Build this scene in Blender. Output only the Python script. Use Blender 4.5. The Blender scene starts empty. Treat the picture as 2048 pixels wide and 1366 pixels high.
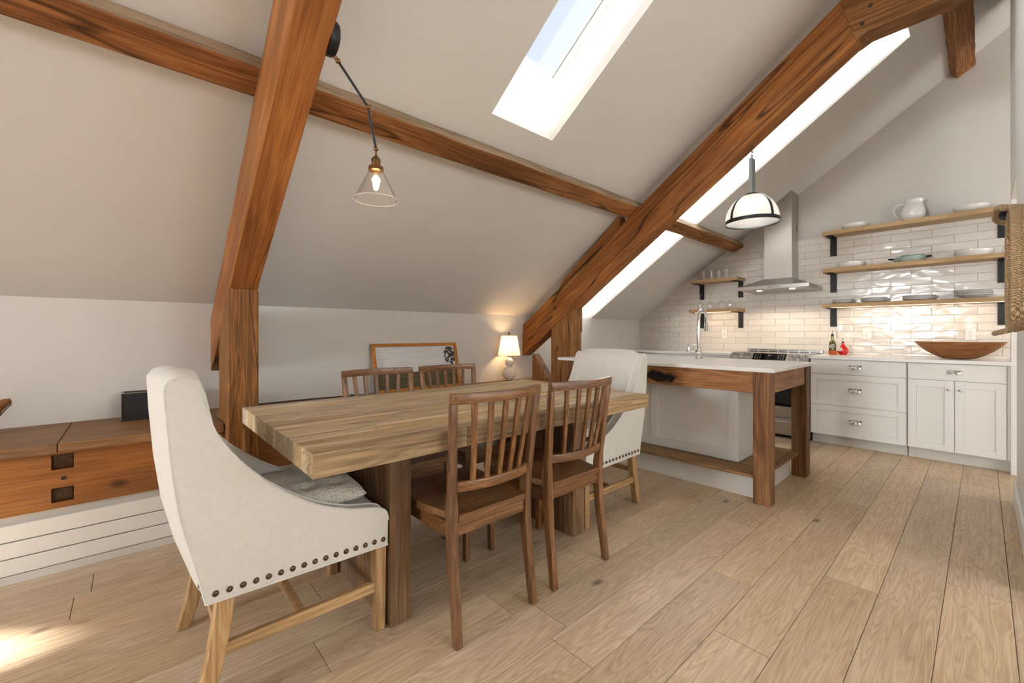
import bpy, bmesh, math, random
from mathutils import Vector, Matrix
R = math.radians
rnd = random.Random(7)
SC = bpy.context.scene
COL = SC.collection

# ------------------------------------------------------------------ camera
H = 1.14                        # eye height; x runs along the knee wall, y towards it
YAW = 0.838534                  # angle from the viewing direction to +x
FPX, V0 = 846.56, 667.14        # focal length and horizon row in a 2048x1366 frame
cam = bpy.data.cameras.new('camera'); cam_o = bpy.data.objects.new('camera', cam); COL.objects.link(cam_o)
cam.sensor_width = 36; cam.lens = FPX / 2048 * 36; cam.shift_y = -(683 - V0) / 2048
cam.clip_start = 0.02; cam.clip_end = 200
cam_o.location = (0, 0, H); cam_o.rotation_euler = (R(90), 0, YAW - R(90))
SC.camera = cam_o
SC.view_settings.view_transform = 'Standard'; SC.view_settings.look = 'None'
SC.view_settings.gamma = 1; SC.view_settings.use_curve_mapping = False
SC.view_settings.exposure = 0.46

# ------------------------------------------------------------------ sky, sun, gable daylight and added side-window fill
wd = bpy.data.worlds.new('sky'); SC.world = wd; wd.use_nodes = True
bg = wd.node_tree.nodes['Background']; bg.inputs[0].default_value = (0.74, 0.82, 0.97, 1); bg.inputs[1].default_value = 0.78
def light(name, kind, loc, rot, energy, color=(1, 1, 1), **kw):
    l = bpy.data.lights.new(name, kind); l.energy = energy; l.color = color
    for k, v in kw.items(): setattr(l, k, v)
    o = bpy.data.objects.new(name, l); COL.objects.link(o); o.location = loc; o.rotation_euler = rot
    return o
light('sun', 'SUN', (-6, 2.4, 6), (0, R(-58), 0), 42.0, (1.0, 0.985, 0.965), angle=R(2.5))
FILL_WINS = [(-1.2, 1.65), (1.9, 1.65), (4.85, 1.5)]   # added unseen windows in the far side wall, for fill light (x centre, z centre)
for i, (wx, wz) in enumerate(FILL_WINS):
    light('window_fill', 'AREA', (wx, -3.42, wz), (R(90), 0, R(180)), (24, 72, 50)[i], (0.94, 0.97, 1.0), shape='RECTANGLE', size=1.7, size_y=1.4)
light('window_fill', 'AREA', (-6.3, 1.6, 1.75), (R(90), 0, R(-90)), 190, (0.94, 0.97, 1.0), shape='RECTANGLE', size=1.3, size_y=.85)

# ------------------------------------------------------------------ helpers
def lin(c):
    return tuple(((v/255)/12.92 if v/255 <= 0.04045 else ((v/255+0.055)/1.055)**2.4) for v in c) + (1,)

class B:
    """collects shapes; build() links them as one mesh object"""
    def __init__(s): s.bm = bmesh.new()
    def face(s, pts):
        return s.bm.faces.new([s.bm.verts.new(p) for p in pts])
    def hexa(s, p):
        v = [s.bm.verts.new(q) for q in p]
        for f in ((3,2,1,0),(4,5,6,7),(0,1,5,4),(1,2,6,5),(2,3,7,6),(3,0,4,7)): s.bm.faces.new([v[i] for i in f])
        return s
    def box(s, x0, x1, y0, y1, z0, z1):
        return s.hexa([(x0,y0,z0),(x1,y0,z0),(x1,y1,z0),(x0,y1,z0),(x0,y0,z1),(x1,y0,z1),(x1,y1,z1),(x0,y1,z1)])
    def prism(s, poly, ax, a0, a1):
        """poly in the plane across ax: ax y -> (x,z), ax x -> (y,z), ax z -> (x,y)"""
        def P(p, a): return {'x': (a,p[0],p[1]), 'y': (p[0],a,p[1]), 'z': (p[0],p[1],a)}[ax]
        a = [s.bm.verts.new(P(p, a0)) for p in poly]; b = [s.bm.verts.new(P(p, a1)) for p in poly]
        n = len(poly)
        s.bm.faces.new(a); s.bm.faces.new(b[::-1])
        for i in range(n): s.bm.faces.new([a[i], b[i], b[(i+1) % n], a[(i+1) % n]])
        return s
    def loft(s, rings, cap=True, closed=False):
        rr = [[s.bm.verts.new(p) for p in r] for r in rings]; n = len(rr[0])
        pairs = list(zip(rr, rr[1:])) + ([(rr[-1], rr[0])] if closed else [])
        for a, b in pairs:
            for i in range(n): s.bm.faces.new([a[i], a[(i+1) % n], b[(i+1) % n], b[i]])
        if cap and not closed: s.bm.faces.new(rr[0][::-1]); s.bm.faces.new(rr[-1])
        return s
    def lathe(s, prof, c=(0,0,0), n=24, sx=1, sy=1, cap=True):
        rings = [[(c[0]+sx*r*math.cos(2*math.pi*k/n), c[1]+sy*r*math.sin(2*math.pi*k/n), c[2]+z) for k in range(n)] for r, z in prof]
        return s.loft(rings, cap)
    def tube(s, pts, r, n=8, closed=False):
        pts = [Vector(p) for p in pts]; N = len(pts); rings = []; up = None
        for i, p in enumerate(pts):
            if closed: t = pts[(i+1) % N] - pts[i-1]
            else: t = pts[min(i+1, N-1)] - pts[max(i-1, 0)]
            t.normalize()
            if up is None: up = Vector((0,0,1)) if abs(t.z) < .9 else Vector((1,0,0))
            a = t.cross(up).normalized(); up = a.cross(t).normalized()
            rad = r(i/(N-1)) if callable(r) else r
            rings.append([p + rad*(a*math.cos(2*math.pi*k/n) + up*math.sin(2*math.pi*k/n)) for k in range(n)])
        return s.loft(rings, True, closed)
    def ball(s, c, r, n=12, sx=1, sy=1, sz=1):
        return s.lathe([(max(r*math.sin(math.pi*k/n), 1e-4), -r*sz*math.cos(math.pi*k/n)) for k in range(n+1)], c, n*2 if n < 9 else n+6, sx, sy)
    def mesh(s, name, off=(0,0,0), bevel=0, seg=1, smooth=None, tri=False):
        bmesh.ops.remove_doubles(s.bm, verts=s.bm.verts, dist=1e-6)
        bmesh.ops.recalc_face_normals(s.bm, faces=s.bm.faces)
        if bevel:
            e = [e for e in s.bm.edges if len(e.link_faces) == 2 and e.calc_face_angle(0) > R(28)]
            bmesh.ops.bevel(s.bm, geom=e, offset=bevel, segments=seg, profile=.5, affect='EDGES', clamp_overlap=True)
        if off != (0,0,0): bmesh.ops.translate(s.bm, verts=s.bm.verts, vec=(-off[0], -off[1], -off[2]))
        me = bpy.data.meshes.new(name); s.bm.to_mesh(me); s.bm.free()
        if smooth:
            me.polygons.foreach_set('use_smooth', [True]*len(me.polygons)); me.set_sharp_from_angle(angle=R(smooth))
        return me
    def build(s, name, m, parent=None, bevel=0, seg=1, smooth=None, loc=None):
        if parent is not None:
            r = parent
            while r.parent: r = r.parent
            off = tuple(r.location)
        else: off = loc or (0,0,0)
        o = bpy.data.objects.new(name, s.mesh(name, off, bevel, seg, smooth)); COL.objects.link(o)
        o.data.materials.append(m)
        if parent is not None: o.parent = parent
        elif loc: o.location = loc
        return o

def tag(o, label, cat, group=None, kind=None):
    o['label'] = label
    if cat: o['category'] = cat
    if group: o['group'] = group
    if kind: o['kind'] = kind
    return o
def thing(name, label, cat, loc=(0,0,0), group=None):
    o = bpy.data.objects.new(name, None); COL.objects.link(o); o.location = loc; o.empty_display_size = .05
    return tag(o, label, cat, group)
def struct(o): o['kind'] = 'structure'; return o
def copy_tree(o, parent=None):
    c = o.copy(); COL.objects.link(c); c.parent = parent
    for ch in list(o.children): copy_tree(ch, c)
    return c
def inst(name, me, m, parent, loc, rot=None):
    o = bpy.data.objects.new(name, me); COL.objects.link(o)
    if not me.materials: me.materials.append(m)
    r = parent
    off = Vector((0,0,0))
    while r: off += r.location; r = r.parent
    o.parent = parent; o.location = Vector(loc) - off
    if rot: o.rotation_euler = rot
    return o

# ------------------------------------------------------------------ materials
class N:
    def __init__(s, name):
        s.m = bpy.data.materials.new(name); s.m.use_nodes = True; s.t = s.m.node_tree
        s.b = s.t.nodes['Principled BSDF']; s.out = s.t.nodes['Material Output']
    def n(s, typ, **kw):
        x = s.t.nodes.new(typ)
        for k, v in kw.items():
            if k.startswith('i_'): x.inputs[k[2:].replace('_', ' ')].default_value = v
            else: setattr(x, k, v)
        return x
    def l(s, a, b): s.t.links.new(a, b)
    def math(s, op, a, b=None):
        x = s.n('ShaderNodeMath', operation=op)
        for i, v in enumerate((a, b)):
            if v is None: continue
            if isinstance(v, (int, float)): x.inputs[i].default_value = v
            else: s.l(v, x.inputs[i])
        return x.outputs[0]
    def ramp(s, fac, stops):
        x = s.n('ShaderNodeValToRGB'); e = x.color_ramp.elements
        while len(e) < len(stops): e.new(.5)
        for k, (p, c) in enumerate(stops): e[k].position = p; e[k].color = c if len(c) == 4 else (*c, 1)
        s.l(fac, x.inputs[0]); return x.outputs[0]
    def mix(s, fac, a, b, mode='MIX'):
        x = s.n('ShaderNodeMix', data_type='RGBA', blend_type=mode)
        for sock, v in ((x.inputs[0], fac), (x.inputs[6], a), (x.inputs[7], b)):
            if isinstance(v, (int, float)): sock.default_value = v
            elif isinstance(v, tuple): sock.default_value = v
            else: s.l(v, sock)
        return x.outputs[2]
    def coords(s, scale=(1,1,1), rot=(0,0,0), rand=True):
        tc = s.n('ShaderNodeTexCoord'); v = tc.outputs['Object']
        mp0 = s.n('ShaderNodeMapping'); mp0.inputs['Rotation'].default_value = rot; s.l(v, mp0.inputs[0]); v = mp0.outputs[0]
        if rand:
            oi = s.n('ShaderNodeObjectInfo'); s.oi = oi
            cx = s.n('ShaderNodeCombineXYZ')
            for k, f in enumerate((37.1, 53.7, 91.3)): s.l(s.math('MULTIPLY', oi.outputs['Random'], f), cx.inputs[k])
            ad = s.n('ShaderNodeVectorMath', operation='ADD'); s.l(v, ad.inputs[0]); s.l(cx.outputs[0], ad.inputs[1]); v = ad.outputs[0]
        s.v = v
        return s.scaled(scale)
    def scaled(s, scale):
        mp = s.n('ShaderNodeMapping'); mp.inputs['Scale'].default_value = scale; s.l(s.v, mp.inputs[0]); return mp.outputs[0]
    def noise(s, vec, scale, detail=4, rough=.55, dist=0):
        x = s.n('ShaderNodeTexNoise'); x.inputs['Scale'].default_value = scale; x.inputs['Detail'].default_value = detail
        x.inputs['Roughness'].default_value = rough; x.inputs['Distortion'].default_value = dist
        s.l(vec, x.inputs['Vector']); return x.outputs['Fac']
    def bump(s, h, strength=.3, dist=.01):
        x = s.n('ShaderNodeBump'); x.inputs['Strength'].default_value = strength; x.inputs['Distance'].default_value = dist
        s.l(h, x.inputs['Height']); s.l(x.outputs[0], s.b.inputs['Normal'])
    def base(s, c, rough=.5, metal=0):
        if isinstance(c, tuple): s.b.inputs['Base Color'].default_value = c
        else: s.l(c, s.b.inputs['Base Color'])
        if isinstance(rough, (int, float)): s.b.inputs['Roughness'].default_value = rough
        else: s.l(rough, s.b.inputs['Roughness'])
        s.b.inputs['Metallic'].default_value = metal
        return s.m

def wood(name, dark, mid, light_, axis='X', rot=(0,0,0), rough=.5, ring=9, blotch=.35, fibre=.35, knots=True, bump=.25, var=.25, crack=0, fig_w=.26, spec=.35, grey=0):
    """grain drawn out along one axis, with growth-ring figure, fibres, knots and stains"""
    w = N(name); a = 'XYZ'.index(axis)
    def st(l, c): v = [c, c, c]; v[a] = l; return tuple(v)
    v = w.coords(st(.5, 5), rot)
    fig = w.noise(v, ring*.22, 2, .5, .6)
    bands = w.math('FRACT', w.math('MULTIPLY', fig, ring))
    tri = w.math('ABSOLUTE', w.math('SUBTRACT', w.math('MULTIPLY', bands, 2), 1))
    fib = w.noise(w.scaled(st(3, 120)), 1, 3, .6)
    blo = w.noise(w.scaled(st(.9, 3.2)), 1, 4, .6)
    f = w.math('ADD', w.math('MULTIPLY', tri, fig_w), w.math('MULTIPLY', blo, 1-fig_w))
    col = w.ramp(f, [(.18, lin(dark)), (.5, lin(mid)), (.82, lin(light_))])
    col = w.mix(w.math('MULTIPLY', w.ramp(fib, [(.38, (1,1,1)), (.56, (0,0,0))]), fibre), col, lin(tuple(int(x*.62) for x in dark)))
    bl2 = w.ramp(w.noise(w.scaled(st(.5, 1.7)), 1.3, 3, .55), [(.36, (1,1,1)), (.55, (0,0,0))])
    col = w.mix(w.math('MULTIPLY', bl2, blotch), col, lin(tuple(int(x*.72) for x in dark)))
    if knots:
        vo = w.n('ShaderNodeTexVoronoi'); vo.inputs['Scale'].default_value = 1
        w.l(w.scaled(st(1.7, 3.4)), vo.inputs['Vector'])
        kn = w.ramp(vo.outputs['Distance'], [(.03, (1,1,1)), (.085, (0,0,0))])
        col = w.mix(w.math('MULTIPLY', kn, .75), col, lin(tuple(int(x*.4) for x in dark)))
    if crack:
        ck = w.ramp(w.noise(w.scaled(st(.3, 3.5)), 1.1, 2, .5), [(.492, (0,0,0)), (.498, (1,1,1)), (.502, (1,1,1)), (.508, (0,0,0))])
        col = w.mix(w.math('MULTIPLY', ck, crack), col, lin((28, 14, 8)))
    if var:
        hv = w.n('ShaderNodeHueSaturation')
        w.l(w.math('ADD', w.math('MULTIPLY', w.oi.outputs['Random'], var), 1-var/2), hv.inputs['Value'])
        w.l(w.math('ADD', w.math('MULTIPLY', w.math('FRACT', w.math('MULTIPLY', w.oi.outputs['Random'], 7.3)), var*.7), 1-var*.35), hv.inputs['Saturation'])
        w.l(col, hv.inputs['Color']); col = hv.outputs[0]
    if grey:
        hg = w.n('ShaderNodeHueSaturation'); hg.inputs['Saturation'].default_value = .35; hg.inputs['Value'].default_value = .86; w.l(col, hg.inputs['Color'])
        col = w.mix(w.math('MULTIPLY', w.math('POWER', w.math('FRACT', w.math('MULTIPLY', w.oi.outputs['Random'], 13.7)), 1.6), grey), col, hg.outputs[0])
    w.bump(w.math('ADD', w.math('MULTIPLY', fib, .5), w.math('MULTIPLY', tri, .3)), bump, .004)
    w.b.inputs['Specular IOR Level'].default_value = spec
    return w.base(col, rough)

def plain(name, c, rough=.5, metal=0, nscale=0, namt=.06, bump=0, bscale=60, spec=.5, coat=0):
    w = N(name); v = w.coords((1,1,1), rand=False); col = lin(c)
    if nscale:
        f = w.noise(v, nscale, 4)
        col = w.mix(w.math('MULTIPLY', f, namt*2), col, tuple(x*(1-namt*3) if i < 3 else 1 for i, x in enumerate(col)))
    if bump: w.bump(w.noise(v, bscale, 3), bump, .003)
    w.b.inputs['Specular IOR Level'].default_value = spec; w.b.inputs['Coat Weight'].default_value = coat
    return w.base(col, rough, metal)
def emit(name, c, s):
    w = N(name); e = w.n('ShaderNodeEmission'); e.inputs[0].default_value = lin(c); e.inputs[1].default_value = s
    w.l(e.outputs[0], w.out.inputs[0]); return w.m
def thin_glass(name, ior=1.45, tint=(1,1,1,1), rib=0, haze=0):
    w = N(name); tr = w.n('ShaderNodeBsdfTransparent'); tr.inputs[0].default_value = tint
    gl = w.n('ShaderNodeBsdfGlossy'); gl.inputs['Roughness'].default_value = .03
    lw = w.n('ShaderNodeLayerWeight'); lw.inputs[0].default_value = .5
    f0 = ((ior-1)/(ior+1))**2
    fr = w.math('ADD', w.math('MULTIPLY', w.math('POWER', lw.outputs['Facing'], 4), .9), f0)
    mx = w.n('ShaderNodeMixShader'); w.l(fr, mx.inputs[0]); w.l(tr.outputs[0], mx.inputs[1]); w.l(gl.outputs[0], mx.inputs[2])
    sh = mx.outputs[0]
    if haze:
        tl = w.n('ShaderNodeBsdfTranslucent'); df = w.n('ShaderNodeBsdfDiffuse'); m1 = w.n('ShaderNodeMixShader')
        w.l(tl.outputs[0], m1.inputs[1]); w.l(df.outputs[0], m1.inputs[2])
        m2 = w.n('ShaderNodeMixShader'); m2.inputs[0].default_value = haze; w.l(sh, m2.inputs[1]); w.l(m1.outputs[0], m2.inputs[2]); sh = m2.outputs[0]
    w.l(sh, w.out.inputs[0]); return w.m

SLOPE = 0.687; ANG = math.atan(SLOPE)
RX = (ANG, 0, 0)            # turns the roof slope level, so that grain along y follows a rafter
M = {}
M['paint'] = plain('wall_paint', (217, 212, 206), .85, bump=.05, bscale=220, spec=.2)
M['ceil'] = plain('ceiling_paint', (217, 213, 208), .9, bump=.05, bscale=220, spec=.2)
M['white'] = plain('white_trim', (236, 234, 229), .45)
M['shaft'] = plain('shaft_paint', (240, 238, 233), .8, spec=.2)
M['cab'] = plain('cabinet_paint', (236, 234, 230), .42, spec=.4)
M['cab_dark'] = plain('dark_gap', (14, 13, 12), .8)
M['toe'] = plain('toe_kick_paint', (216, 213, 206), .6)
M['floor'] = wood('oak_floor', (178, 151, 121), (206, 181, 150), (224, 203, 175), 'X', rough=.42, ring=13, blotch=.1, fibre=.2, var=.22, bump=.12, fig_w=.32)
M['subfloor'] = plain('subfloor', (52, 38, 26), .9)
M['rafter'] = wood('rafter_timber', (108, 64, 32), (168, 106, 56), (198, 140, 84), 'Y', RX, rough=.55, ring=6, blotch=.45, fibre=.34, fig_w=.18, crack=.8, var=.1, bump=.5, spec=.25)
M['beam_x'] = wood('purlin_timber', (106, 64, 34), (166, 108, 60), (194, 140, 88), 'X', rough=.6, ring=8, blotch=.55, fibre=.5, crack=.7, var=.1, bump=.5, spec=.2)
M['post'] = wood('post_timber', (104, 66, 36), (150, 104, 60), (182, 136, 88), 'Z', rough=.6, ring=9, blotch=.45, fibre=.5, crack=.8, var=.12, bump=.5, spec=.2)
M['weathered_lit'] = wood('weathered_lit_timber', (132, 108, 84), (176, 152, 126), (198, 178, 152), 'X', rough=.75, ring=8, blotch=.3, fibre=.4, crack=.4, var=.05, bump=.4, spec=.15)
M['beam_y'] = wood('tie_timber', (104, 66, 38), (152, 106, 66), (186, 146, 104), 'Y', rough=.6, ring=8, blotch=.4, fibre=.45, crack=.5, var=.1, bump=.4, spec=.2)
M['bench_top'] = wood('bench_top_oak', (112, 78, 48), (150, 110, 73), (176, 138, 98), 'X', rough=.5, ring=12, blotch=.3, fibre=.4, var=.1)
M['bench_beam'] = wood('bench_beam_timber', (134, 82, 40), (172, 112, 58), (192, 136, 80), 'X', rough=.55, ring=5, blotch=.6, fibre=.4, crack=.5, var=.05, bump=.5, fig_w=.16)
M['plug'] = wood('end_grain', (48, 30, 16), (84, 58, 34), (112, 82, 52), 'Y', rough=.6, knots=False)
M['table'] = wood('table_pine', (174, 144, 102), (218, 189, 144), (236, 213, 174), 'X', rough=.55, ring=10, blotch=.35, fibre=.5, var=.42, bump=.3, grey=.5, crack=.5)
M['table_edge'] = wood('table_edge_pine', (116, 92, 62), (170, 140, 100), (202, 172, 130), 'X', rough=.6, ring=10, blotch=.5, fibre=.5, var=.3, bump=.35, grey=.5)
M['table_leg'] = wood('table_leg_pine', (92, 66, 44), (128, 97, 68), (158, 126, 92), 'Z', rough=.6, ring=8, blotch=.4, fibre=.5, var=.3, bump=.35)
M['walnut'] = wood('chair_wood', (82, 53, 32), (128, 88, 55), (160, 116, 76), 'X', rough=.36, ring=10, blotch=.3, fibre=.5, knots=False, var=.15, bump=.15, spec=.5)
M['walnut_z'] = wood('chair_wood_upright', (88, 57, 34), (134, 93, 58), (164, 120, 78), 'Z', rough=.38, ring=10, blotch=.3, fibre=.5, knots=False, var=.15, bump=.15, spec=.5)
M['oak_z'] = wood('oak_leg', (156, 118, 76), (190, 152, 106), (208, 174, 130), 'Z', rough=.45, ring=12, blotch=.15, fibre=.5, knots=False, var=.08)
M['oak_x'] = wood('oak_rail', (156, 118, 76), (190, 152, 106), (208, 174, 130), 'X', rough=.45, ring=12, blotch=.15, fibre=.5, knots=False, var=.08)
M['shelf'] = wood('shelf_oak', (172, 138, 94), (194, 160, 114), (208, 178, 134), 'Y', rough=.5, ring=10, blotch=.05, fibre=.25, knots=False, var=.06, bump=.08)
M['isl_z'] = wood('island_timber', (92, 58, 32), (146, 100, 60), (180, 134, 88), 'Z', rough=.55, ring=8, blotch=.6, fibre=.5, crack=.4, var=.15, bump=.5, spec=.3)
M['isl_x'] = wood('island_apron_x', (124, 82, 48), (178, 130, 84), (204, 160, 112), 'X', rough=.55, ring=9, blotch=.3, fibre=.45, var=.1, bump=.4, spec=.3)
M['isl_shelf'] = wood('island_shelf_wood', (120, 86, 52), (162, 124, 82), (190, 154, 110), 'Y', rough=.6, ring=9, blotch=.4, fibre=.5, var=.1, bump=.4)
M['bowl'] = wood('bowl_wood', (112, 66, 30), (156, 102, 54), (182, 128, 76), 'Y', rough=.38, ring=9, blotch=.2, fibre=.3, knots=False, var=0, bump=.1, spec=.5)
M['frame'] = wood('frame_wood', (168, 100, 36), (196, 128, 56), (212, 150, 78), 'X', rough=.4, ring=10, blotch=.05, fibre=.2, knots=False, var=.05)
M['driftwood'] = wood('carved_wood', (96, 56, 22), (150, 98, 48), (186, 136, 78), 'X', rough=.6, ring=12, var=0)
M['steel'] = plain('brushed_steel', (188, 184, 178), .32, 1, nscale=40, namt=.04)
M['chrome'] = plain('chrome', (226, 226, 226), .08, 1)
M['black'] = plain('black_steel', (22, 22, 22), .45, .3)
M['blackglass'] = plain('black_glass', (8, 12, 9), .06, spec=.6)
M['quartz'] = plain('white_stone_top', (238, 237, 234), .22, nscale=3, namt=.03)
M['brass'] = plain('aged_brass', (124, 92, 58), .35, 1, nscale=60, namt=.1)
M['bronze'] = plain('nail_bronze', (92, 78, 60), .35, .9)
M['iron'] = plain('dark_iron', (58, 60, 60), .4, .8)
M['galv'] = plain('galvanised', (140, 150, 150), .4, .8, nscale=70, namt=.15)
M['ceramic'] = plain('white_ceramic', (236, 234, 230), .15, coat=.3)
M['plate'] = plain('plate_ceramic', (238, 238, 238), .2)
M['sage'] = plain('sage_enamel', (158, 176, 166), .2, coat=.3)
M['gourd'] = plain('lamp_ceramic', (226, 216, 204), .2, coat=.3)
M['grout'] = plain('grout', (186, 178, 168), .9)
M['plastic'] = plain('outlet_plastic', (240, 238, 233), .35)
M['slot'] = plain('outlet_slot', (50, 48, 46), .6)
M['glass'] = thin_glass('clear_glass', 1.62)
M['ware'] = thin_glass('glassware', 2.0, haze=.05)
M['rimglass'] = thin_glass('rim_glass', 1.9, haze=.6)
M['pane'] = thin_glass('window_pane', 1.15)
M['gasket'] = plain('grey_gasket', (96, 98, 98), .5)
M['led'] = emit('led_strip', (255, 220, 184), 4)
M['spot'] = emit('hood_spot', (255, 236, 208), 14)
M['bulb'] = emit('warm_filament', (255, 190, 100), 18)
M['bulb_soft'] = emit('frosted_bulb', (255, 235, 210), 5)
M['oil'] = plain('olive_glass', (70, 74, 16), .08, coat=.4)
M['oilneck'] = plain('olive_neck', (128, 122, 22), .08, coat=.4)
M['red'] = plain('red_glass', (206, 24, 18), .1, coat=.4)
M['orange'] = wood('cup_wood', (166, 70, 28), (206, 104, 50), (222, 132, 76), 'Y', rough=.35, knots=False, var=0)
M['label'] = plain('paper_label', (232, 226, 214), .6)
M['ink'] = plain('label_ink', (26, 22, 20), .6)
M['cord'] = plain('black_cord', (26, 22, 20), .5)
M['patina'] = plain('grey_metal_button', (150, 150, 148), .4, .3)

def cloth(name, c, bump=.35, weave=420):
    w = N(name); v = w.coords((1,1,1), rand=False)
    h = None
    for k, sc in enumerate(((weave, weave*.12, weave), (weave*.12, weave, weave*.12))):
        x = w.noise(w.scaled(sc), 1, 2, .5); h = x if h is None else w.math('ADD', h, x)
    big = w.noise(v, 5, 3)
    col = w.mix(w.math('MULTIPLY', w.math('SUBTRACT', h, .55), .3), lin(c), lin(tuple(int(x*.8) for x in c)))
    col = w.mix(w.math('MULTIPLY', big, .05), col, lin(tuple(int(x*.86) for x in c)))
    w.bump(h, bump, .0015); w.b.inputs['Sheen Weight'].default_value = .25; w.b.inputs['Specular IOR Level'].default_value = .15
    return w.base(col, .9)
M['linen'] = cloth('linen', (224, 220, 213))
def boucle():
    w = N('boucle'); v = w.coords((1,1,1), rand=False)
    vo = w.n('ShaderNodeTexVoronoi'); vo.inputs['Scale'].default_value = 170; w.l(v, vo.inputs['Vector'])
    col = w.mix(vo.outputs['Distance'], lin((242, 236, 225)), lin((206, 197, 183)))
    w.bump(w.math('SUBTRACT', 1, vo.outputs['Distance']), 1, .006); w.b.inputs['Sheen Weight'].default_value = .3
    return w.base(col, .95)
M['boucle'] = boucle()
def tile_mat():
    w = N('glazed_tile'); v = w.coords((1,1,1))
    h = w.noise(w.scaled((7, 7, 13)), 1, 1, .4, .5)
    hv = w.n('ShaderNodeHueSaturation'); hv.inputs['Color'].default_value = lin((222, 216, 208))
    w.l(w.math('ADD', w.math('MULTIPLY', w.oi.outputs['Random'], .09), .955), hv.inputs['Value'])
    w.bump(h, .4, .012)
    return w.base(hv.outputs[0], .17)
M['tile'] = tile_mat()
def shade_mat():
    w = N('lamp_shade_fabric'); d = w.n('ShaderNodeBsdfDiffuse'); d.inputs[0].default_value = lin((250, 242, 226))
    t = w.n('ShaderNodeBsdfTranslucent'); t.inputs[0].default_value = lin((255, 240, 212))
    mx = w.n('ShaderNodeMixShader'); mx.inputs[0].default_value = .62
    w.l(d.outputs[0], mx.inputs[1]); w.l(t.outputs[0], mx.inputs[2]); w.l(mx.outputs[0], w.out.inputs[0]); return w.m
M['shade'] = shade_mat()
M['prism'] = thin_glass('ribbed_glass', 1.6, (.97, .97, .96, 1), haze=.3)
def rope():
    w = N('seagrass_rope'); v = w.coords((1,1,1), rand=False)
    wv = w.n('ShaderNodeTexWave'); wv.inputs['Scale'].default_value = 60; wv.inputs['Distortion'].default_value = 6; wv.inputs['Detail'].default_value = 3
    mp = w.n('ShaderNodeMapping'); mp.inputs['Rotation'].default_value = (.6, .5, .4); w.l(v, mp.inputs[0]); w.l(mp.outputs[0], wv.inputs[0])
    n = w.noise(v, 90, 3)
    f = w.math('ADD', w.math('MULTIPLY', wv.outputs['Fac'], .6), w.math('MULTIPLY', n, .4))
    w.bump(f, .9, .006)
    return w.base(w.ramp(f, [(.2, lin((146, 108, 70))), (.5, lin((206, 172, 130))), (.8, lin((236, 214, 180)))]), .85)
M['rope'] = rope()
def apron_stained():
    """old timber with a burnt patch"""
    m = wood('island_apron_y', (118, 72, 38), (176, 122, 74), (204, 154, 102), 'Y', rough=.55, ring=9, blotch=.35, fibre=.45, var=.05, bump=.45, spec=.3)
    t = m.node_tree; b = t.nodes['Principled BSDF']; src = b.inputs['Base Color'].links[0].from_socket
    tc = t.nodes.new('ShaderNodeTexCoord'); mp = t.nodes.new('ShaderNodeMapping'); mp.inputs['Location'].default_value = (0, .10*3.6, -.80*10)
    mp.inputs['Scale'].default_value = (.01, 3.6, 10); t.links.new(tc.outputs['Object'], mp.inputs[0])
    ln = t.nodes.new('ShaderNodeVectorMath'); ln.operation = 'LENGTH'; t.links.new(mp.outputs[0], ln.inputs[0])
    no = t.nodes.new('ShaderNodeTexNoise'); no.inputs['Scale'].default_value = 14; no.inputs['Detail'].default_value = 5; t.links.new(tc.outputs['Object'], no.inputs[0])
    ad = t.nodes.new('ShaderNodeMath'); ad.operation = 'ADD'; t.links.new(ln.outputs['Value'], ad.inputs[0]); t.links.new(no.outputs['Fac'], ad.inputs[1])
    rp = t.nodes.new('ShaderNodeValToRGB'); rp.color_ramp.elements[0].position = .8; rp.color_ramp.elements[0].color = (1,1,1,1)
    rp.color_ramp.elements[1].position = 1.25; rp.color_ramp.elements[1].color = (0,0,0,1); t.links.new(ad.outputs[0], rp.inputs[0])
    mx = t.nodes.new('ShaderNodeMix'); mx.data_type = 'RGBA'; t.links.new(rp.outputs[0], mx.inputs[0]); t.links.new(src, mx.inputs[6]); mx.inputs[7].default_value = lin((30, 26, 26))
    t.links.new(mx.outputs[2], b.inputs['Base Color']); return m
M['isl_apron'] = apron_stained()
def picture_mat():
    w = N('landscape_print'); tc = w.n('ShaderNodeTexCoord'); sp = w.n('ShaderNodeSeparateXYZ'); w.l(tc.outputs['Generated'], sp.inputs[0])
    mp = w.n('ShaderNodeMapping'); mp.inputs['Scale'].default_value = (3, 3, 40); w.l(tc.outputs['Object'], mp.inputs[0])
    n = w.noise(mp.outputs[0], 2, 4)
    sky = w.ramp(n, [(.3, lin((206, 205, 206))), (.7, lin((226, 224, 222)))])
    field = w.ramp(n, [(.3, lin((52, 40, 20))), (.55, lin((96, 84, 48))), (.75, lin((64, 58, 30)))])
    f = w.ramp(sp.outputs['Z'], [(.375, (1,1,1)), (.385, (0,0,0))])
    return w.base(w.mix(f, sky, field), .35)
M['print'] = picture_mat()
M['leafink'] = plain('dark_foliage_ink', (58, 40, 34), .6, nscale=120, namt=.2)

# ------------------------------------------------------------------ room shell
W, YK, ZK = 5.92, 3.584, 1.347           # end wall, knee wall, height of the crease
XB, YF, YR = -6.5, -3.6, -0.6            # gable behind, far side wall, ridge
def zc(y): return ZK + SLOPE*(YK - y) if y >= YR else ZK + SLOPE*(YK - YR) - SLOPE*(YR - y)*.9
fl = struct(B().box(XB, W, YF, YK, -.06, -.018).build('floor', M['subfloor']))
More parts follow.
